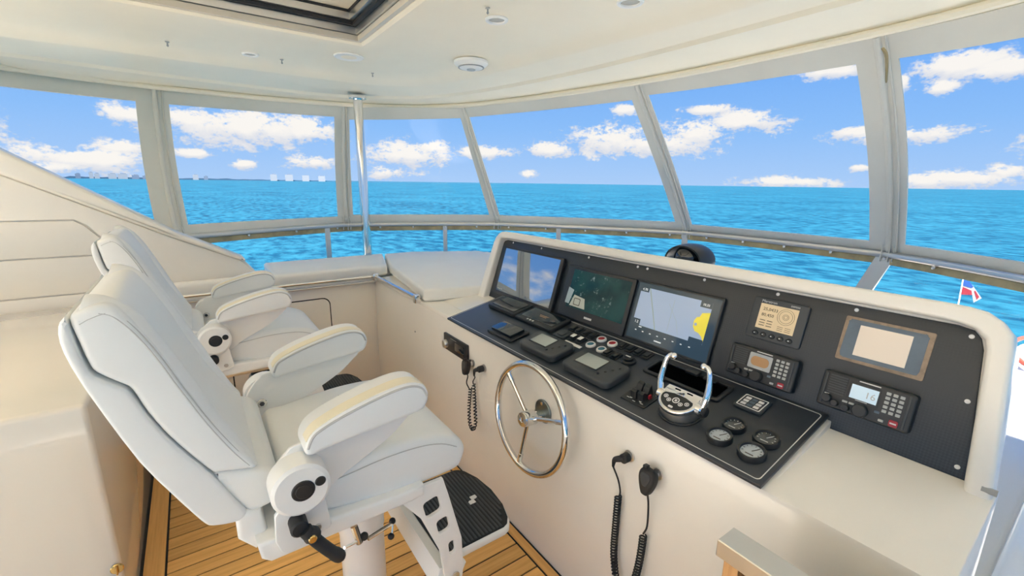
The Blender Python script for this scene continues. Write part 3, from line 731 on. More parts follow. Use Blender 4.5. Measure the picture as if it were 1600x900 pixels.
# radios
def radio(u, v, label, lit):
    t = thing('marine_radio', label, 'radio', frame=at(FP, u, v), group='marine radios in the instrument panel')
    q = Geo(); q.prism([rrect(-.110, -.054, .110, .054, .009)], 0, .034, .006); obj('housing', q, 'black', t)
    for xr in (-.098, .096):
        q = Geo(); q.box((xr - .003, -.046, .033), (xr + .003, .046, .037), .002); obj('rib', q, 'satin', t)
    q = Geo()
    for i in range(8): q.box((-.090, -.010 + .0072 * i, .034), (-.046, -.0065 + .0072 * i, .0362))
    obj('speaker_grille', q, 'satin', t)
    q = Geo(); q.prism([rrect(-.040, -.012, .034, .040, .004)], .0335, .0355, .0008); bz = obj('screen_bezel', q, 'black' if lit else 'lcdframe', t)
    q = Geo()
    if lit: q.box((-.034, -.006, .0355), (.030, .034, .0362))
    else: q.prism([rrect(-.032, -.002, .026, .030, .014, 6)], .0355, .0362)
    sc_ = obj('screen', q, 'lcdon' if lit else 'burnt', bz)
    if lit:
        q = Geo(); q.text('16', .026, .013, .012, .0366, th=.0003); obj('channel_number', q, 'lcdframe', bz)
    q = Geo(); q.box((-.02, .0445, .034), (.03, .0475, .0345)); q.box((-.018, -.0095, .0355), (.010, -.0082, .0359)); q.box((-.094, -.017, .034), (-.082, -.014, .0345)); obj('maker_mark', q, 'inklight', t)
    for (x, y, r, h) in ((-.084, -.028, .0125, .014), (-.062, -.036, .0095, .012), (-.034, -.040, .0095, .012), (.000, -.034, .0185, .018)):
        q = Geo(); q.lathe([(r, 0), (r, h * .8), (r * .85, h), (.0001, h * 1.02)], 18, Mx.Translation((x, y, .033))); obj('knob', q, 'black', t)
    for x in (-.040, -.024):
        q = Geo(); q.box((x - .0065, -.0255, .0335), (x + .0065, -.0195, .0365), .001); obj('soft_key', q, 'key', t)
    for i in range(3):
        for j in range(5):
            x, y = .050 + .0150 * i, .036 - .0125 * j
            q = Geo(); q.box((x - .0052, y - .0042, .0335), (x + .0052, y + .0042, .0362), .001, seg=1); obj('key', q, 'key', t)
    q = Geo(); q.box((.030, -.026, .0335), (.042, -.019, .0358), .001); obj('blue_key', q, 'blueplate', t)
    q = Geo(); q.box((.043, -.045, .0335), (.055, -.038, .036), .001); obj('soft_key', q, 'key', t)
    q = Geo(); q.prism([rrect(.066, -.048, .086, -.030, .004)], .0335, .0366, .001); rk = obj('distress_key', q, 'red', t)
    q = Geo(); q.box((.069, -.041, .0366), (.083, -.037, .0370)); obj('key_mark', q, 'inklight', rk)
    return t
radio(1.685, .128, 'black radio with a burnt orange screen below the amber instrument', False)
radio(1.975, .131, 'black radio with lit pale blue screen reading 16 below the blanking plate', True)

# ------------------------------------------------------------------ on the console front
t = thing('media_remote', 'black media remote with a silver knob at the left of the console front', 'stereo', frame=at(FF, .097, .757))
q = Geo(); q.prism([rrect(-.135, -.048, .135, .048, .004)], 0, .016, .004); obj('housing', q, 'black', t)
q = Geo(); q.lathe([(.024, 0), (.024, .016), (.020, .022), (.0001, .023)], 20, Mx.Translation((-.100, -.010, .015))); obj('silver_knob', q, 'brushed', t)
q = Geo(); q.box((.0, -.022, .0155), (.105, .026, .0168), .001); obj('screen', q, 'glassblk', t)
q = Geo(); q.box((-.05, .034, .016), (.02, .037, .0165)); obj('maker_mark', q, 'grey', t)
def helix(path, r, turns, wire):
    n = len(path); pts = []; N = turns * 10
    cum = [0]
    for i in range(1, n): cum.append(cum[-1] + (V(path[i]) - V(path[i - 1])).length)
    def pos(d):
        for i in range(1, n):
            if cum[i] >= d or i == n - 1:
                k = (d - cum[i - 1]) / max(cum[i] - cum[i - 1], 1e-9); return V(path[i - 1]).lerp(V(path[i]), k), (V(path[i]) - V(path[i - 1])).normalized()
    for k in range(N + 1):
        p, tg = pos(cum[-1] * k / N); b = V((1, 0, 0)); nn = tg.cross(b).normalized(); a = 2 * PI * turns * k / N
        pts.append(p + (b * math.cos(a) + nn * math.sin(a)) * r)
    return pts
def handset(mic, plug, cord_mic, coil, cord_plug, turns, label, sc=1., rr=.0095, first=True):
    # mic / plug: points on the console front; the coil hangs between the two leads
    t = thing('radio_handset', label, 'handset', mic)
    x0 = mic.x; y, z = mic.y, mic.z
    q = Geo(); q.lathe([(.020, 0), (.020, .005), (.012, .008), (.012, .020)], 18, Mx.Translation((1.12, y - .008, z + .012)) @ Mx.Rotation(-PI / 2, 4, 'Y')); obj('hanger', q, 'brushed', t)
    prof = [p[:2] for p in spl([(0, .036, 0), (.020, .034, 0), (.029, .014, 0), (.026, -.012, 0), (.016, -.040, 0), (.008, -.050, 0), (-.008, -.050, 0), (-.016, -.040, 0), (-.026, -.012, 0), (-.029, .014, 0), (-.020, .034, 0)], 4, True)]
    fm = frame((1.085, y, z), (0, -1, 0), (.10, 0, 1)) @ Mx.Diagonal((sc, sc, 1, 1))
    q = Geo(); q.prism([prof], -.014, .020, .009, fm, 3); body = obj('microphone', q, 'rubber', t)
    q = Geo(); q.prism([[(a * .62, b * .5 + .008) for a, b in prof]], .018, .0225, .002, fm); obj('grille', q, 'satin', body)
    q = Geo(); q.box((-.024, .028, -.010), (-.008, .042, .008), .003, fm); q.box((.012, .030, -.014), (.024, .044, .002), .003, fm); obj('push_to_talk_key', q, 'black', body)
    q = Geo(); q.lathe([(.021, 0), (.021, .004), (.014, .006), (.012, .016), (.009, .018)], 18, Mx.Translation((1.12, plug.y, plug.z)) @ Mx.Rotation(-PI / 2, 4, 'Y')); obj('socket', q, 'brushed', t)
    d = V((-.03, .020, -.012)); pp = V((1.112, plug.y, plug.z))
    q = Geo(); q.cyl((1.112, plug.y, plug.z), (1.082, plug.y, plug.z), .0165, 16, .003); q.tube(spl([(1.090, plug.y + .004, plug.z - .002), (1.078, plug.y + .022, plug.z - .010), (1.078, plug.y + .030, plug.z - .020), (1.079, plug.y + .034, plug.z - .045)], 4), [.012, .012, .011, .0105, .010, .0095, .009, .008, .008, .007, .006, .005, .0045], 10); obj('plug', q, 'rubber', t)
    q = Geo(); q.tube(spl([V((1.085, y, z - .048 * sc))] + cord_mic, 5), .0032, 8)
    q.tube(helix(coil, rr, turns, .0026), .0032, 6)
    q.tube(spl([V((1.079, plug.y + .034, plug.z - .045))] + cord_plug, 5), .0032, 8); obj('coiled_cord', q, 'rubber', t)
CX = 1.098
m1 = onx(733, 571, 1.10); p1 = onx(757, 575, 1.12)
A = lambda x, y, X=CX: onx(x, y, X)
coil = spl([A(735, 606), A(733, 635), A(734, 660, 1.08), A(739, 671, 1.07), A(743, 660, 1.08), A(742, 635), A(740, 600)], 8)
handset(m1, p1, [A(731, 588), A(729, 598), A(733, 607)], coil, [A(742, 590), A(739, 596), A(740, 601)], 30, 'black handset on a short coiled cord between the media remote and the wheel', .92, .0075)
m2 = onx(1015, 748, 1.09); p2 = onx(984, 712, 1.12)
coil = spl([A(1005, 837), A(1002, 860), A(996, 890, 1.09), A(985, 925, 1.08), A(972, 930, 1.08), A(963, 905, 1.09), A(959, 865), A(962, 820), A(966, 775)], 8)
handset(m2, p2, [A(1013, 790), A(1011, 822), A(1005, 834)], coil, [A(966, 750), A(969, 768), A(967, 776)], 60, 'larger black handset on a long coiled cord below the gauges', 1.0, .0105)

# steering wheel
wc = V((1.040, 1.335, .700)); wn = V((-1, -.006, .099)).normalized()
fw = Mx.Translation(wc) @ wn.to_track_quat('Z', 'Y').to_matrix().to_4x4()
t = thing('steering_wheel', 'three-spoke polished steel steering wheel on the console front', 'steering wheel', frame=fw)
yax = fw.to_3x3().inverted() @ V((0, -1, 0)); zax = fw.to_3x3().inverted() @ V((0, 0, 1))
def wp_(r, deg, h=0): a = math.radians(deg); p = (yax * math.cos(a) + zax * math.sin(a)) * r; return V((p.x, p.y, h))
q = Geo(); q.tube([wp_(.226, k * 5) for k in range(72)], .0145, 14, True); obj('rim', q, 'steel', t)
q = Geo(); q.lathe([(.017, -.085), (.017, -.03), (.030, -.03), (.032, -.022), (.032, .030), (.029, .036), (.012, .038), (.010, .034), (.0001, .034)], 26); obj('hub', q, 'steel', t)
for a in (140, 20, 262):
    q = Geo(); q.tube([wp_(.024, a, .0), wp_(.10, a, .0), wp_(.17, a, 0), wp_(.218, a, 0)], [.009, .009, .009, .0095], 10); q.tube([wp_(.176, a), wp_(.214, a)], .0115, 10); obj('spoke', q, 'steel', t)
q = Geo(); q.cyl((1.12, 1.335, .708), (1.112, 1.335, .708), .052, 26, .003); mf = Geo(); mf.v = [fw.inverted() @ v for v in q.v]; mf.f = q.f; fl = obj('mounting_flange', mf, 'darkmetal', t)
for k in range(3):
    a = math.radians(90 + 120 * k); c = V((1.112, 1.335 + .038 * math.cos(a), .708 + .038 * math.sin(a)))
    q = Geo(); q.cyl(c, c - V((.006, 0, 0)), .007, 10); q.v = [fw.inverted() @ v for v in q.v]; obj('bolt', q, 'chrome', fl)

# small bolt head on the bulkhead
c = onx(649, 518, 1.12); q = Geo(); q.cyl((1.121, c.y, c.z), (1.116, c.y, c.z), .006, 10); obj('screw', q, 'grey', con)

# compass on the hood
t = thing('magnetic_compass', 'black domed magnetic compass standing behind the top edge of the console', 'compass', (1.80, 1.165, 1.27))
q = Geo(); q.lathe([(.085, 0), (.085, .02), (.06, .05), (.06, .06)], 24, Mx.Translation((1.80, 1.165, 1.255))); obj('base', q, 'black', t)
q = Geo(); q.ball((1.79, 1.165, 1.335), .062, 20); obj('bowl', q, 'glassblk', t)
rows = []
for i in range(10):
    ph = math.radians(-38 + 76 * i / 9 * 1.0 + 0); row = []
    for k in range(17):
        a = math.radians(-15 + 210 * k / 16); row.append((1.80 + .098 * math.sin(ph) * .95, 1.165 + .098 * math.cos(ph * .6) * math.cos(a), 1.325 + .073 * math.cos(ph * .6) * math.sin(a)))
    rows.append(row)
q = Geo(); q.grid(rows); bm = bmesh.new(); me = D.meshes.new('tmp'); me.from_pydata([tuple(v) for v in q.v], [], q.f); bm.from_mesh(me); bmesh.ops.solidify(bm, geom=bm.faces[:], thickness=.008); q = Geo().addbm(bm); D.meshes.remove(me); obj('hood', q, 'black', t)

# ------------------------------------------------------------------ cushions
def cushion(pts, z0, z1, label, bev=.025):
    q = Geo(); q.prism([pts], z0, z1, bev, None, 3)
    cx = sum(p[0] for p in pts) / len(pts); cy = sum(p[1] for p in pts) / len(pts)
    t = thing('seat_cushion', label, 'cushion', (cx, cy, z0))
    obj('pad', q, 'cushion', t)
    q = Geo(); q.tube([(p[0], p[1], z0 + .02) for p in [V((cx, cy, 0)).lerp(V((*p_, 0)), 1.0) for p_ in pts]], .003, 6, True); obj('piping', q, 'cushion', t)
    return t
cushion([(-.18, 3.56), (-.18, 3.46), (1.14, 3.46), (1.235, 3.50), (1.40, 4.06), (.42, 4.06), (.42, 3.56)], .907, 1.0, 'long narrow cream cushion along the port side locker')
cushion([(1.13, 2.56), (1.26, 3.50), (1.43, 4.10), (1.70, 4.10), (2.28, 3.83), (2.40, 3.55), (1.62, 2.44), (1.50, 2.44)], .907, .99, 'wide cream sunpad cushion left of the console hood')

# grab rails on the bulkhead edge
q = Geo(); a, b = V((1.105, 3.40, .93)), V((1.105, 2.62, .93))
t = thing('grab_rail', 'short polished grab rail along the bulkhead in front of the sunpad', 'rail', (1.105, 3.0, .905))
q.tube([a, b], .013, 12); obj('bar', q, 'steel', t)
for y in (3.41, 2.61):
    q = Geo(); q.box((1.085, y - .018, .895), (1.128, y + .018, .950), .006); obj('end_bracket', q, 'steel', t)
t = thing('grab_rail', 'long thin grab rail along the edge of the port side locker', 'rail', (.5, 3.43, .90))
q = Geo(); q.tube([(-.19, 3.425, .925), (1.09, 3.425, .925)], .010, 10); obj('bar', q, 'steel', t)
q = Geo(); q.tube([(-.19, 3.430, .885), (1.09, 3.430, .885)], .008, 10); obj('lower_bar', q, 'brushed', t)

# ------------------------------------------------------------------ support pole
px_, py_ = 1.29, 4.15
t = thing('support_pole', 'polished steel pole from the cushion corner up to the ceiling', 'pole', (px_, py_, .99))
q = Geo(); q.cyl((px_, py_, .98), (px_ + .01, py_ + .06, 2.37), .040, 24); obj('tube', q, 'steel', t)
q = Geo(); q.cyl((px_ + .01, py_ + .06, 2.345), (px_ + .01, py_ + .06, 2.372), .075, 26, .004); obj('flange', q, 'steel', t)

# ------------------------------------------------------------------ rail and enclosure
cols_b = [V((-1.0, 3.74, 1.26)), onz(274, 367, 1.26), onz(540, 348, 1.26), onz(776, 347, 1.26), onz(1072, 360, 1.26), onz(1388, 393, 1.26), onz(1760, 460, 1.26)]
cols_t = [V((-1.15, 4.48, 2.33)), onz(238, 139, 2.33), onz(536, 166, 2.33), onz(722, 168, 2.33), onz(993, 133, 2.33), onz(1370, 58, 2.33), onz(1760, -40, 2.33)]
CEN = V((.9, 1.4, 0))
def bil(i, s, t_):
    b = cols_b[i].lerp(cols_b[i + 1], s); tp = cols_t[i].lerp(cols_t[i + 1], s)
    p = b.lerp(tp, t_); o = (V((p.x, p.y, 0)) - CEN).normalized()
    return p + o * (.055 * math.sin(PI * t_) + .06 * math.sin(PI * s) * (1 - abs(2 * t_ - 1) * .3))
railp = []
for i in range(6):
    for k in range(14):
        p = bil(i, k / 14, 0); inn = (CEN - V((p.x, p.y, 0))).normalized(); railp.append(p + inn * .012 + V((0, 0, -.018)))
t = thing('fly_bridge_rail', 'curved stainless rail under the clear windows with tan webbing and snap fittings', 'rail', (2.0, 3.5, .9))
q = Geo(); q.tube(railp, .021, 12); obj('top_tube', q, 'brushed', t)
def strip(path, z0, z1, out, th):
    rows = []
    n = len(path); res = Geo()
    for i, p in enumerate(path):
        a = path[max(0, i - 1)]; b = path[min(n - 1, i + 1)]; d = (b - a); nr = V((d.y, -d.x, 0)).normalized() * -1
        o0 = p + nr * out; o1 = p + nr * (out + th)
        rows.append([V((o0.x, o0.y, z0)), V((o0.x, o0.y, z1)), V((o1.x, o1.y, z1)), V((o1.x, o1.y, z0)), V((o0.x, o0.y, z0))])
    return res.grid(rows)
obj('webbing', strip(railp, 1.180, 1.236, .0, .006), 'tan', t)
cum = 0; last = None
for i in range(1, len(railp) - 6):
    cum += (railp[i] - railp[i - 1]).length
    if cum > .30:
        cum = 0; p = railp[i]; inn = V((1.2 - p.x, 1.4 - p.y, 0)).normalized()
        q = Geo(); q.cyl(p + V((0, 0, -.026)) + inn * .004, p + V((0, 0, -.026)) + inn * .026, .010, 10, .002); obj('snap_fitting', q, 'steel', t)
def post(x, y, z0=.55, lean=(0, 0), w=.03, th=.014):
    # flat bar post under the rail
    a = V((x, y, 1.235)); b = V((x + lean[0], y + lean[1], z0)); d = V((1.2 - x, 1.4 - y, 0)).normalized(); s_ = V((-d.y, d.x, 0))
    q = Geo(); vs = []
    for p in (a, b):
        for i, j in ((-1, -1), (1, -1), (1, 1), (-1, 1)): vs.append(p + s_ * w / 2 * i + d * th / 2 * j)
    q.add(vs, [[0, 1, 2, 3], [4, 5, 6, 7], [0, 1, 5, 4], [1, 2, 6, 5], [2, 3, 7, 6], [3, 0, 4, 7]]); obj('post', q, 'brushed', t, flat=True)
for pxx, z0, ln, w_ in ((508, .90, (0, 0), .045), (688, .85, (0, 0), .04), (870, .62, (.03, .02), .045), (1066, .6, (0, 0), .05), (1384, .5, (.02, .26), .10)):
    p = min(railp, key=lambda p: abs((800 + F * ((RM.inverted() @ (p - CAMP)).x / -(RM.inverted() @ (p - CAMP)).z)) - pxx)); post(p.x, p.y, z0, ln, w_)

half = [.08, .095, .075, .055, .072, .105, .1]
topb = [.13, .13, .12, .09, .085, .115, .15, .16]
for i in range(6):
    wid = (cols_b[i] - cols_b[i + 1]).length; hgt = (cols_b[i] - cols_t[i]).length
    s0, s1 = half[i] / wid, 1 - half[i + 1] / wid
    ss = [0, s0] + [s0 + (s1 - s0) * k / 8 for k in range(1, 8)] + [s1, 1]
    tb0, tb1 = topb[i] / hgt, topb[i + 1] / hgt; bb = .075 / hgt
    root = D.objects.new('window_%d' % (i + 1), None); COL.objects.link(root); root['kind'] = 'structure'
    loc = (cols_b[i] + cols_b[i + 1]) / 2; root.location = loc; OFF[root.name] = loc.copy()
    NT_ = 14
    def tt(j, s):   # rows: 0, bottom border, panes, top border, 1
        top = 1 - (tb0 + (tb1 - tb0) * s)
        return 0. if j == 0 else 1. if j == NT_ else bb + (top - bb) * (j - 1) / (NT_ - 2)
    P_ = [[bil(i, s, tt(j, s)) for s in ss] for j in range(NT_ + 1)]
    fr_, pn = Geo(), Geo(); n = len(ss)
    flat_ = [p for r in P_ for p in r]; ff, pf = [], []
    for j in range(NT_):
        for k in range(n - 1):
            f = [j * n + k, j * n + k + 1, (j + 1) * n + k + 1, (j + 1) * n + k]
            (pf if (0 < j < NT_ - 1 and 0 < k < n - 2) else ff).append(f)
    def solid(faces, thick):
        me = D.meshes.new('tmp'); me.from_pydata([tuple(v) for v in flat_], [], faces); bm = bmesh.new(); bm.from_mesh(me); D.meshes.remove(me)
        bmesh.ops.delete(bm, geom=[v for v in bm.verts if not v.link_faces], context='VERTS')
        bmesh.ops.solidify(bm, geom=bm.faces[:], thickness=thick); return Geo().addbm(bm)
    obj('frame', solid(ff, .008), 'fabric', root)
    obj('pane', Geo().add(flat_, pf), 'pane', root)
    # zipper ridges down both edges, toggle and lacing at the lower corner
    for s_, r in ((0.004, .016), (s0 * .55, .006)):
        q = Geo(); q.tube([bil(i, s_, tt_ / 20) - (V((bil(i, s_, tt_ / 20).x, bil(i, s_, tt_ / 20).y, 0)) - CEN).normalized() * .008 for tt_ in range(21)], r, 8); obj('zip_flap', q, 'fabric' if r > .01 else 'fabric2', root)
    if i:
        b = cols_b[i]; inn = (CEN - V((b.x, b.y, 0))).normalized(); sd = V((-inn.y, inn.x, 0)); q = Geo()
        for d in (-.03, .01, .035):
            q.tube(spl([b + inn * .02 + sd * d + V((0, 0, .06)), b + inn * .034 + sd * (d + .01) + V((0, 0, .0)), b + inn * .028 + sd * (d + .004) + V((0, 0, -.055)), b + inn * .0 + sd * (d + .012) + V((0, 0, -.07))], 4), .004, 6)
        q.ball(b + inn * .03 + V((0, 0, .04)), .016, 10); obj('lacing', q, 'fabric', root)
    if i == 5:
        q = Geo(); p = cols_t[i]; inn = (CEN - V((p.x, p.y, 0))).normalized(); sd = V((-inn.y, inn.x, 0))
        q.tube(spl([p + inn * .02 + sd * .05 + V((0, 0, -.06)), p + inn * .025 + sd * .075 + V((.01, 0, -.10)), p + inn * .02 + sd * .07 + V((.06, 0, -.20)), p + inn * .02 + sd * .06 + V((.03, 0, -.10)), p + inn * .02 + sd * .045 + V((0, 0, -.06))], 4), .004, 6); obj('tie_cord', q, 'tan', root)
q = Geo(); vp = spl([tuple(p) for p in cols_t], 6); obj_v = strip(vp, 2.24, 2.345, -.03, .006)
# rolled awning track under the hardtop edge
t = struct('trim_1', Geo().tube([p + V((0, 0, .012)) - (V((p.x, p.y, 0)) - CEN).normalized() * .03 for p in vp], .020, 8), 'liner')

# ------------------------------------------------------------------ ceiling fittings
def up(x, y, z=2.449): return onz(x, y, z)
p = up(736, 97, 2.44)
t = thing('smoke_detector', 'round white detector standing proud of the ceiling', 'detector', p)
q = Geo(); q.lathe([(.115, .004), (.115, -.012), (.105, -.022), (.075, -.040), (.055, -.046), (.0001, -.047)], 32, Mx.Translation(p)); obj('body', q, 'white', t)
q = Geo(); q.prism([circ(p.x, p.y, .088, 28), circ(p.x, p.y, .078, 28)], p.z - .038, p.z - .024); obj('vent_ring', q, 'grey', t)
q = Geo(); q.lathe([(.03, -.046), (.028, -.052), (.0001, -.053)], 20, Mx.Translation(p)); obj('sensor', q, 'lcdframe', t)
def downlight(x, y, r, label):
    p = up(x, y); t = thing('downlight', label, 'light', p, group='round ceiling downlights')
    q = Geo(); q.lathe([(r, .0), (r, -.007), (r * .93, -.011), (r * .74, -.009), (r * .70, .0)], 28, Mx.Translation(p)); obj('trim_ring', q, 'white', t)
    q = Geo(); q.lathe([(r * .72, -.002), (r * .5, -.004), (.0001, -.006)], 24, Mx.Translation(p)); obj('lens', q, 'lens', t)
downlight(776, 30, .058, 'small round ceiling downlight with grey lens beside the skylight hatch')
downlight(391, 84, .050, 'small round downlight in the ceiling left of the flush speaker')
downlight(985, 2, .06, 'small round downlight in the ceiling at the top edge of the photo')
p = up(545, 88); t = thing('ceiling_speaker', 'flush round white speaker in the ceiling near the hatch corner', 'speaker', p)
q = Geo(); q.lathe([(.095, 0), (.095, -.006), (.088, -.010), (.080, -.007)], 30, Mx.Translation(p)); obj('rim', q, 'white', t)
q = Geo(); q.lathe([(.081, -.004), (.04, -.008), (.0001, -.009)], 28, Mx.Translation(p)); obj('grille', q, 'liner', t)
HK = ['small metal hook in the ceiling nearest the left edge', 'small metal hook in the ceiling between the two left round fittings', 'small metal hook in the ceiling beyond the flush speaker', 'small metal hook in the ceiling above the grey-lensed downlight']
for (x, y), lb in zip(((261, 65), (440, 93), (582, 114), (762, 12)), HK):
    p = up(x, y, 2.445 if y < 100 else 2.44); q = Geo(); q.lathe([(.011, 0), (.011, -.004), (.004, -.005), (.004, -.018), (.007, -.022), (.0001, -.03)], 10, Mx.Translation(p)); single('ceiling_hook', q, 'grey', lb, 'hook', 'small hooks in the ceiling', loc=p)

# ================================================================== HELM CHAIRS
def make_chair():
    cx, cy = .345, 1.36
    t = thing('helm_chair', 'nearer white upholstered helm chair with lever and black footrest', 'chair', (cx, cy, 0), group='pair of helm chairs')
    def crown(v):
        # the head end of the back is rounded across its width
        w_ = min(1, max(0, (v.z - 1.24) / .16)); d = (v.y - 1.36) / .24
        return V((v.x + w_ * .008 * d ** 4, v.y, v.z + w_ * (.026 * (1 - d * d) - .005 * d ** 6)))
    S, P = 1.12, 1.60                         # starboard and port faces of the back
    def side(pts, y0, y1, bev, name, mt, parent=t, n=4, closed=True, res=3):
        pp = [p[:2] for p in spl([(a, b, 0) for a, b in pts], n, True)] if n else pts
        q = Geo(); q.prism([pp], -y1, -y0, bev, XZ, res)
        if name.startswith('back_') and name != 'back_skirt': q.v = [crown(v) for v in q.v]
        return obj(name, q, mt, parent, ang=50)
    shell = [(-.228, 1.396), (-.235, 1.382), (-.236, 1.35), (-.226, 1.30), (-.196, 1.20), (-.154, 1.07), (-.112, .975), (-.080, .908), (-.062, .874), (-.048, .862), (-.01, .852), (.012, .855), (.020, .872), (.004, .905), (-.036, .992), (-.070, 1.050), (-.104, 1.113), (-.130, 1.175), (-.148, 1.228), (-.160, 1.243), (-.196, 1.275), (-.206, 1.30), (-.214, 1.34), (-.222, 1.395)]
    side(shell, S - .001, P + .001, .008, 'back_shell', 'vinyl', n=2)
    pad = [(-.218, 1.392), (-.206, 1.405), (-.180, 1.415), (-.158, 1.412), (-.140, 1.39), (-.118, 1.352), (-.086, 1.285), (-.055, 1.205), (-.022, 1.125), (.018, 1.045), (.052, .988), (.045, .978), (-.02, .992), (-.034, .998), (-.066, 1.050), (-.100, 1.113), (-.126, 1.175), (-.144, 1.232), (-.158, 1.248), (-.192, 1.280), (-.202, 1.305), (-.210, 1.345)]
    bp = side(pad, S, P, .013, 'back_cushion', 'vinyl', n=3)
    # raised bolsters down the front edges and the head roll
    fr = spl([(-.178, 0, 1.408), (-.150, 0, 1.395), (-.122, 0, 1.355), (-.088, 0, 1.28), (-.024, 0, 1.122), (.014, 0, 1.045), (.048, 0, .985)], 5)
    for y, nm in ((S + .045, 'side_bolster'), (P - .045, 'side_bolster')):
        q = Geo(); q.tube([p + V((-.022, y, -.008)) for p in fr], [.030 + .012 * math.sin(PI * i / (len(fr) - 1)) for i in range(len(fr))], 14); obj(nm, q, 'vinyl', bp)
    for d, dep in ((.006, .0046), (.0125, .0008)):
        q = Geo(); q.tube([crown(V((p.x - d * .92 + .004, S + dep, p.z - d * .39 + .002))) for p in spl([(-.170, 0, 1.405), (-.150, 0, 1.395), (-.120, 0, 1.353), (-.086, 0, 1.283), (-.055, 0, 1.205), (-.022, 0, 1.123), (.016, 0, 1.043), (.046, 0, .992)], 5)], .0014, 5); obj('stitching', q, 'thread', bp)
    q = Geo(); q.tube([crown(V((x, S + .001, z))) for x, z in ((-.206, 1.385), (-.195, 1.392), (-.180, 1.398), (-.168, 1.401))], .0016, 5); obj('stitching', q, 'thread', bp)
    side([(-.034, .990), (.01, .982), (.050, .972), (.085, .955), (.10, .92), (.085, .87), (.03, .86), (.0, .905)], S + .004, P - .004, .018, 'back_skirt', 'vinyl', n=3)
    # seat
    seat = [(.175, .900), (.25, .910), (.354, .920), (.46, .918), (.535, .903), (.590, .876), (.618, .838), (.612, .800), (.585, .768), (.50, .762), (.42, .762), (.30, .772), (.20, .790), (.13, .80), (.10, .85), (.12, .895)]
    sc_ = side(seat, 1.105, 1.615, .032, 'seat_cushion', 'vinyl', n=4)
    line = [(p[0], 1.1035, p[1]) for p in spl([(.17, .880, 0), (.26, .889, 0), (.36, .899, 0), (.46, .897, 0), (.53, .882, 0), (.580, .855, 0)], 5)]
    q = Geo(); q.tube(line, .0016, 5); obj('stitching', q, 'thread', sc_)
    q = Geo(); q.tube([(.34, 1.20, .9195), (.345, 1.36, .920), (.34, 1.52, .9195)], .0016, 5); obj('stitching', q, 'thread', sc_)
    # frame under the seat
    side([(.030, .800), (.036, .755), (.055, .738), (.42, .745), (.46, .750), (.46, .785), (.40, .785), (.06, .800)], 1.078, 1.62, .010, 'seat_frame', 'whitepaint', n=0)
    side([(-.005, .80), (-.005, .86), (.01, .875), (.05, .86), (.06, .79), (.03, .755)], 1.12, 1.60, .012, 'rear_cover', 'whitepaint', n=0)
    # arm plates, pads and the round side covers
    plate = [(.080, .965), (.115, 1.005), (.16, 1.022), (.44, 1.048), (.40, .985), (.34, .945), (.24, .895), (.19, .862), (.14, .86), (.085, .88), (.068, .925)]
    for y0, y1, dz in ((1.098, 1.110, 0), (1.612, 1.624, .0)):
        side(plate, y0, y1, .003, 'arm_plate', 'whitepaint', n=4)
    armp = [(.150, 1.018), (.155, 1.045), (.18, 1.072), (.25, 1.100), (.345, 1.124), (.41, 1.131), (.452, 1.118), (.469, 1.085), (.460, 1.053), (.435, 1.040), (.34, 1.030), (.20, 1.014), (.165, 1.008)]
    for y0, y1 in ((1.045, 1.150), (1.572, 1.677)):
        a = side(armp, y0, y1, .013, 'armrest', 'vinyl', n=4)
        pp = spl([(p[0], y0 + .0004, p[1]) for p in [(.156, 1.03), (.168, 1.055), (.19, 1.070), (.25, 1.092), (.345, 1.116), (.41, 1.123), (.447, 1.110), (.461, 1.083)]], 5)
        q = Geo(); q.tube(pp, .0030, 6); obj('piping', q, 'thread', a)
        top = spl([(p[0], p[1], 0) for p in armp[1:8]], 5); nrm_ = []
        for i, p in enumerate(top):
            d = (top[min(i + 1, len(top) - 1)] - top[max(0, i - 1)]).normalized(); nrm_.append(V((-d.y, d.x, 0)))
        lp = [(p + n_ * .0015)[:2] for p, n_ in zip(top, nrm_)] + [(p - n_ * .004)[:2] for p, n_ in list(zip(top, nrm_))[::-1]]
        side(lp, y0 + .009, y0 + .048, .0005, 'top_strip', 'piping', a, n=0)
    for y0, y1 in ((1.032, 1.098), (1.624, 1.686)):
        q = Geo(); q.lathe([(.058, 0), (.066, .006), (.067, .03), (.067, y1 - y0)], 36, Mx.Translation((.132, y0 if y0 < 1.3 else y1, .935)) @ Mx.Rotation(-PI / 2 if y0 < 1.3 else PI / 2, 4, 'X')); dsc = obj('pivot_cover', q, 'whitepaint', t)
        if y0 < 1.3:
            q = Geo(); q.cyl((.135, y0 + .002, .935), (.135, y0 - .003, .935), .0265, 24, .002); q.cyl((.135, y0 - .002, .935), (.135, y0 - .005, .935), .018, 20, .001); obj('black_knob', q, 'black', dsc)
            q = Geo(); q.cyl((.174, y0 + .002, .946), (.174, y0 - .003, .946), .0125, 18, .002); obj('black_cap', q, 'black', dsc)
    # bolt on the inner face of the port plate
    q = Geo(); q.cyl((.114, 1.613, .915), (.114, 1.606, .915), .016, 18, .002); pb = obj('bolt', q, 'steel', t); q = Geo(); q.cyl((.114, 1.607, .915), (.114, 1.6045, .915), .008, 6); obj('bolt_head', q, 'satin', pb)
    # starboard bracket
    br = [(.078, .768), (.068, .80), (.072, .87), (.10, .90), (.175, .90), (.186, .87), (.196, .792), (.190, .784), (.088, .756)]
    brk = side(br, 1.062, 1.076, .003, 'bracket', 'whitepaint', n=0)
    q = Geo(); q.cyl((.163, 1.063, .80), (.163, 1.058, .80), .009, 14, .001); q.cyl((.163, 1.0585, .80), (.163, 1.0575, .80), .0055, 10); obj('bolt', q, 'brushed', brk)
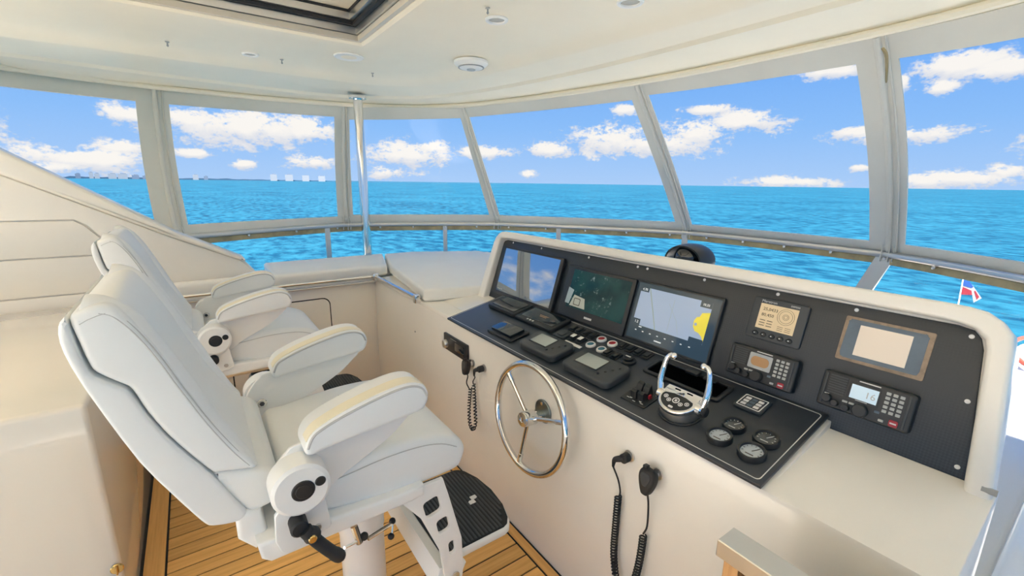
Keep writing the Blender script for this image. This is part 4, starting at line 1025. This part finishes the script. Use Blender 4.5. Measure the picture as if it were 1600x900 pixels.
    q = Geo(); q.cyl((.118, 1.064, .842), (.118, 1.020, .842), .021, 16, .004); lv = spl([(.128, 1.022, .838), (.150, 1.016, .800), (.178, 1.010, .760), (.196, 1.008, .738)], 5); q.tube(lv, [.0165] * 4 + [.015] * 8 + [.0165] * 4, 12); q.ball(lv[-1], .0165, 12); q.ball((.142, 1.02, .818), .021, 12)
    lever = obj('recline_lever', q, 'rubber', t)
    q = Geo(); q.cyl((.140, 1.003, .822), (.140, .996, .822), .010, 12, .002); obj('lever_screw', q, 'brass', lever)
    # foot rest on perforated side plates
    sp_ = [p for p in [(.375, .765), (.53, .765), (.548, .70), (.592, .52), (.597, .40), (.590, .352), (.540, .352), (.528, .40), (.515, .505), (.455, .655)]]
    h1 = rrect(-.026, -.030, .026, .030, .012, 3); h2 = rrect(-.020, -.027, .020, .027, .012, 3); h3 = rrect(-.011, -.025, .011, .025, .010, 3)
    def pl_(h, cx_, cz_, rot, sk=0.):
        c_, s_ = math.cos(rot), math.sin(rot); return [(cx_ + a * c_ - b * s_ + sk * b, cz_ + a * s_ + b * c_) for a, b in h]
    holes = [pl_(h1, .492, .680, .22), pl_(h2, .527, .598, .18), pl_(h3, .556, .500, .08)]
    fp_ = None
    for y0, y1 in ((1.100, 1.114), (1.606, 1.620)):
        q = Geo(); q.prism([sp_] + holes, -y1, -y0, .002, XZ); fp_ = obj('footrest_plate', q, 'whitepaint', t)
        q = Geo(); yb = y0 if y0 < 1.3 else y1; d = -1 if y0 < 1.3 else 1; q.cyl((.566, yb, .385), (.566, yb + d * .004, .385), .015, 16, .001); q.cyl((.566, yb + d * .0035, .385), (.566, yb + d * .006, .385), .007, 8); obj('bolt', q, 'brushed', fp_)
    fo = [(.545, 1.115), (.80, 1.115), (.822, 1.125), (.842, 1.155), (.866, 1.24), (.876, 1.36), (.866, 1.48), (.842, 1.565), (.822, 1.595), (.80, 1.605), (.545, 1.605)]
    fo = [(a, 1.36 + (b - 1.36) * .86) for a, b in fo]
    q = Geo(); q.prism([fo], .382, .412, .010, None, 3); fb = obj('footrest', q, 'whitepaint', t)
    tr = [(.553 + (a - .545) * .965, 1.36 + (b - 1.36) * .945) for a, b in fo]
    q = Geo(); q.prism([tr], .410, .416, .001); td = obj('tread', q, 'rubber', t)
    q = Geo()
    for k in range(20):
        x = .560 + .0152 * k; ext = .195 if x < .79 else max(.02, .195 - (x - .79) * 1.7)
        q.box((x, 1.36 - ext, .4155), (x + .0085, 1.36 + ext, .4195), .001, seg=1)
    obj('tread_rib', q, 'satin', td, kind='stuff')
    q = Geo(); c0 = V((.775, 1.345, .4195))
    sg = [(-.020, .012), (-.020, .028), (.0, .028), (.0, .006), (.020, -.006), (.020, -.024), (.012, -.024), (.012, -.012), (-.008, -.002), (-.008, .020), (-.014, .012)]
    sg = [(.022, .004), (.022, .020), (-.004, .020), (-.004, .0), (-.016, -.0), (-.022, -.004), (-.022, -.020), (.004, -.020), (.004, -.0), (.014, -.0)]
    q.prism([[(c0.x + a * 1.0, c0.y + b * 1.0) for a, b in sg]], .419, .4212); obj('maker_emblem', q, 'white', td)
    q = Geo(); q.prism([[(.50, .35), (.60, .35), (.62, .39), (.52, .42)]], -1.600, -1.120, .006, XZ); obj('footrest_crossbar', q, 'whitepaint', t)
    # pedestal
    q = Geo(); q.lathe([(.17, 0), (.17, .010), (.16, .018), (.085, .022), (.078, .03), (.072, .05), (.072, .50), (.075, .505), (.075, .535), (.083, .56), (.083, .600)], 32, Mx.Translation((cx, cy, 0))); obj('pedestal', q, 'whitepaint', t)
    q = Geo(); q.lathe([(.070, .598), (.070, .63), (.055, .66), (.055, .722)], 24, Mx.Translation((cx, cy, 0))); obj('swivel', q, 'black', t)
    q = Geo(); q.box((.16, 1.18, .69), (.50, 1.54, .724), .01); obj('slide_plate', q, 'brushed', t)
    # adjusting levers with black balls
    def L(x, y, Y): v = ony(x, y, Y); return v
    q = Geo(); q.tube([L(553, 822, 1.16), L(562, 848, 1.15)], .010, 10); q.tube([L(538, 856, 1.12), L(560, 845, 1.15)], .004, 8); q.tube([L(575, 842, 1.17), L(617, 815, 1.20)], .006, 8); q.tube([L(614, 818, 1.20), L(612, 838, 1.19)], .003, 8); rod = obj('adjusting_rod', q, 'steel', t)
    for x, y, Y, r in ((569, 838, 1.16, .0125), (613, 814, 1.20, .0105), (611, 838, 1.19, .0105)):
        q = Geo(); q.ball(L(x, y, Y), r, 12); obj('ball_knob', q, 'rubber', rod)
    return t
ch1 = make_chair()
ch2 = copy_tree(ch1)
for o in [o for o in ch2.children_recursive if o.name.startswith(('recline_lever', 'lever_screw'))]: D.objects.remove(o)
q = Geo(); q.cyl((.118 - .345, 1.064 - 1.36, .842), (.118 - .345, 1.030 - 1.36, .842), .021, 18, .004); q.cyl((.118 - .345, 1.031 - 1.36, .842), (.118 - .345, 1.026 - 1.36, .842), .010, 12); obj('recline_socket', q, 'rubber').parent = ch2
ch2.location = (.225, 2.665, 0)
ch2['label'] = 'farther white upholstered helm chair beyond the first, nearer the port side'

# ------------------------------------------------------------------ teak and steel rail at the bottom right
t = thing('step_grating', 'teak slatted rack with a brushed steel cap at the bottom edge', 'rack', (.84, .1, 0))
q = Geo(); q.box((.800, -.45, .905), (.862, .388, .944), .002, seg=1); obj('steel_cap', q, 'brushed', t)
y = .372; k = 0
while y > -.42:
    wd = .030 if k == 0 else .020
    q = Geo(); q.box((.806, y - wd, 0), (.85, y, .905), .001, seg=1); obj('slat', q, 'teakz', t); y -= wd + .013; k += 1
q = Geo(); q.box((.852, -.44, 0), (.860, .375, .904)); obj('backing', q, 'slot', t)

# ------------------------------------------------------------------ outside on the starboard bow
g = Geo(); g.box((1.0, -2.2, -.012), (1.50, .070, .61), .03, seg=3); g.prism([[(1.45, -.012), (1.45, .61), (3.5, .645), (3.6, .60), (3.6, -.012)]], -.07, 2.2, .03, XZ); struct('wall_starboard', g, 'whitegloss')
t = thing('tender_boat', 'white tender with a varnished red rail on the bow, at the right edge', 'boat', (10.0, .3, -1.6))
q = Geo(); q.prism([[p[:2] for p in spl([(8.3, -1.0, 0), (8.4, .35, 0), (9.2, .78, 0), (10.2, .80, 0), (11.2, .3, 0), (11.4, -.4, 0), (10.6, -1.2, 0)], 5, True)]], -1.5, -.58, .16, None, 3); obj('hull', q, 'white', t)
q = Geo(); q.tube([(p.x, p.y, -.56) for p in spl([(8.3, -1.0, 0), (8.4, .35, 0), (9.2, .78, 0), (10.2, .80, 0), (11.2, .3, 0), (11.4, -.4, 0), (10.6, -1.2, 0)], 5, True)], .03, 8, True); obj('rail', q, 'hullred', t)
q = Geo(); q.box((8.9, .4, -1.05), (9.7, .81, -.85), .02); obj('window_band', q, 'black', t)
# bow pennant
fp = onx(1498, 472, 11.5); ft = onx(1505, 436, 11.5)
t = thing('bow_pennant', 'small red, white and blue pennant on a white staff at the bow', 'flag', (fp.x, fp.y, -2.6))
q = Geo(); q.tube([V((fp.x, fp.y - .03, -2.6)), fp, ft], .012, 8); obj('staff', q, 'white', t)
def flag(poly, mt, nm, dx=0.):
    q = Geo(); base_ = onx(1504, 437, 11.5)
    q.prism([poly], -.004 + dx, .004 + dx, 0, frame((11.5, ft.y, ft.z), (.15, -1, 0), (0, 0, 1))); return obj(nm, q, mt, t)
s_ = 11.5 / 700 * 1.35
def fpx(*pts): 
    out = []
    o = V((11.5, ft.y, ft.z)); u = V((.15, -1, 0)).normalized()
    for x, y in pts:
        r = ray(x, y); n_ = u.cross(V((0, 0, 1))); k = (o - CAMP).dot(n_) / r.dot(n_); p = CAMP + r * k - o; out.append((p.dot(u), p.z))
    return out
fl_ = flag(fpx((1505, 437), (1520, 446), (1524, 452), (1534, 466), (1521, 473), (1519, 460), (1500, 460)), 'flagwhite', 'flag_cloth')
for poly, mt, nm in ((fpx((1505, 437), (1515, 440), (1521, 448), (1518, 450), (1504, 446)), 'flagblue', 'blue_field'), (fpx((1504, 448), (1518, 454), (1519, 461), (1501, 460)), 'flagred', 'red_field'), (fpx((1524, 454), (1530, 464), (1526, 468), (1522, 455)), 'flagred', 'red_stripe')):
    q = Geo(); q.prism([poly], -.008, .008, 0, frame((11.5, ft.y, ft.z), (.15, -1, 0), (0, 0, 1))); obj(nm, q, mt, fl_)

# ------------------------------------------------------------------ far shore
DS = 3000.
def shore(x): 
    r = ray(x, hor(x)); k = DS / math.hypot(r.x, r.y); return V((r.x * k, r.y * k, -4.5))
g = Geo(); top = []
for k in range(0, 90):
    x = 60 + k * 8.2; p = shore(x); h = .6 * (14 + 9 * mnoise.noise((k * .35, 1, 0)) + 6 * mnoise.noise((k * .9, 4, 0))) * max(.12, 1 - max(0, x - 330) / 330) * (1 if x < 560 else .45); top.append((p, max(1.5, h)))
for dd in (0, 60): pass
rows = [[(p * 1.0) for p, h in top], [V((p.x, p.y, -4.5 + h)) for p, h in top], [V((p.x * 1.03, p.y * 1.03, -4.5 + h)) for p, h in top], [V((p.x * 1.03, p.y * 1.03, -4.5)) for p, h in top]]
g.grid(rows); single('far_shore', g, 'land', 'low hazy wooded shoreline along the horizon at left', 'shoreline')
BL = [(122, 6, 7, 'flat hazy block'), (143, 5, 10, 'slim pale tower'), (152, 6, 8, 'short hazy block'), (176, 10, 8, 'pale twin-width block'), (192, 12, 8, 'wide grey-blue block'), (212, 9, 6, 'low wide block'), (228, 8, 5, 'low pale block'), (306, 8, 9, 'pale block'), (322, 6, 6, 'small pale block'), (428, 11, 13, 'pale square apartment tower'), (452, 13, 13, 'wide apartment tower'), (478, 12, 12, 'apartment tower'), (503, 12, 11, 'rightmost apartment tower')]
LB_ = ['leftmost low hazy block on the far shore', 'slim pale tower second from left on the far shore', 'short hazy block right of the slim tower', 'pale block left of the widest grey-blue one', 'widest grey-blue block on the shore left of the first window post', 'low wide block just right of the grey-blue one', 'low pale block nearest the first window post', 'pale block on the shore just right of the first window post', 'small pale block low on the open shore in the second window', 'leftmost of the four apartment towers in the second window', 'second of the four apartment towers in the second window', 'third of the four apartment towers in the second window', 'rightmost of the four apartment towers, by the second window post']
for (x, wpx, hpx, _), lb in zip(BL, LB_):
    p = shore(x); k = 3100 / 700; wd, hh = wpx * k * .70, hpx * k * .52 + 6; d = V((p.x, p.y, 0)).normalized(); p = p - d * 15
    t = thing('far_building', lb, 'building', p, group='buildings on the far shore')
    fr_ = frame((p.x, p.y, p.z), (-d.y, d.x, 0), (0, 0, 1))
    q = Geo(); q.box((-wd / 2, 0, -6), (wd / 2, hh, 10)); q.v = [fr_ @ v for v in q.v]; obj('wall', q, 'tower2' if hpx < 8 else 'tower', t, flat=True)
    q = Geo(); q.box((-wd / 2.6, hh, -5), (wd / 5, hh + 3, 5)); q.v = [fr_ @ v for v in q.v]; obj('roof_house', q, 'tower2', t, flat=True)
D.objects.remove(cf)
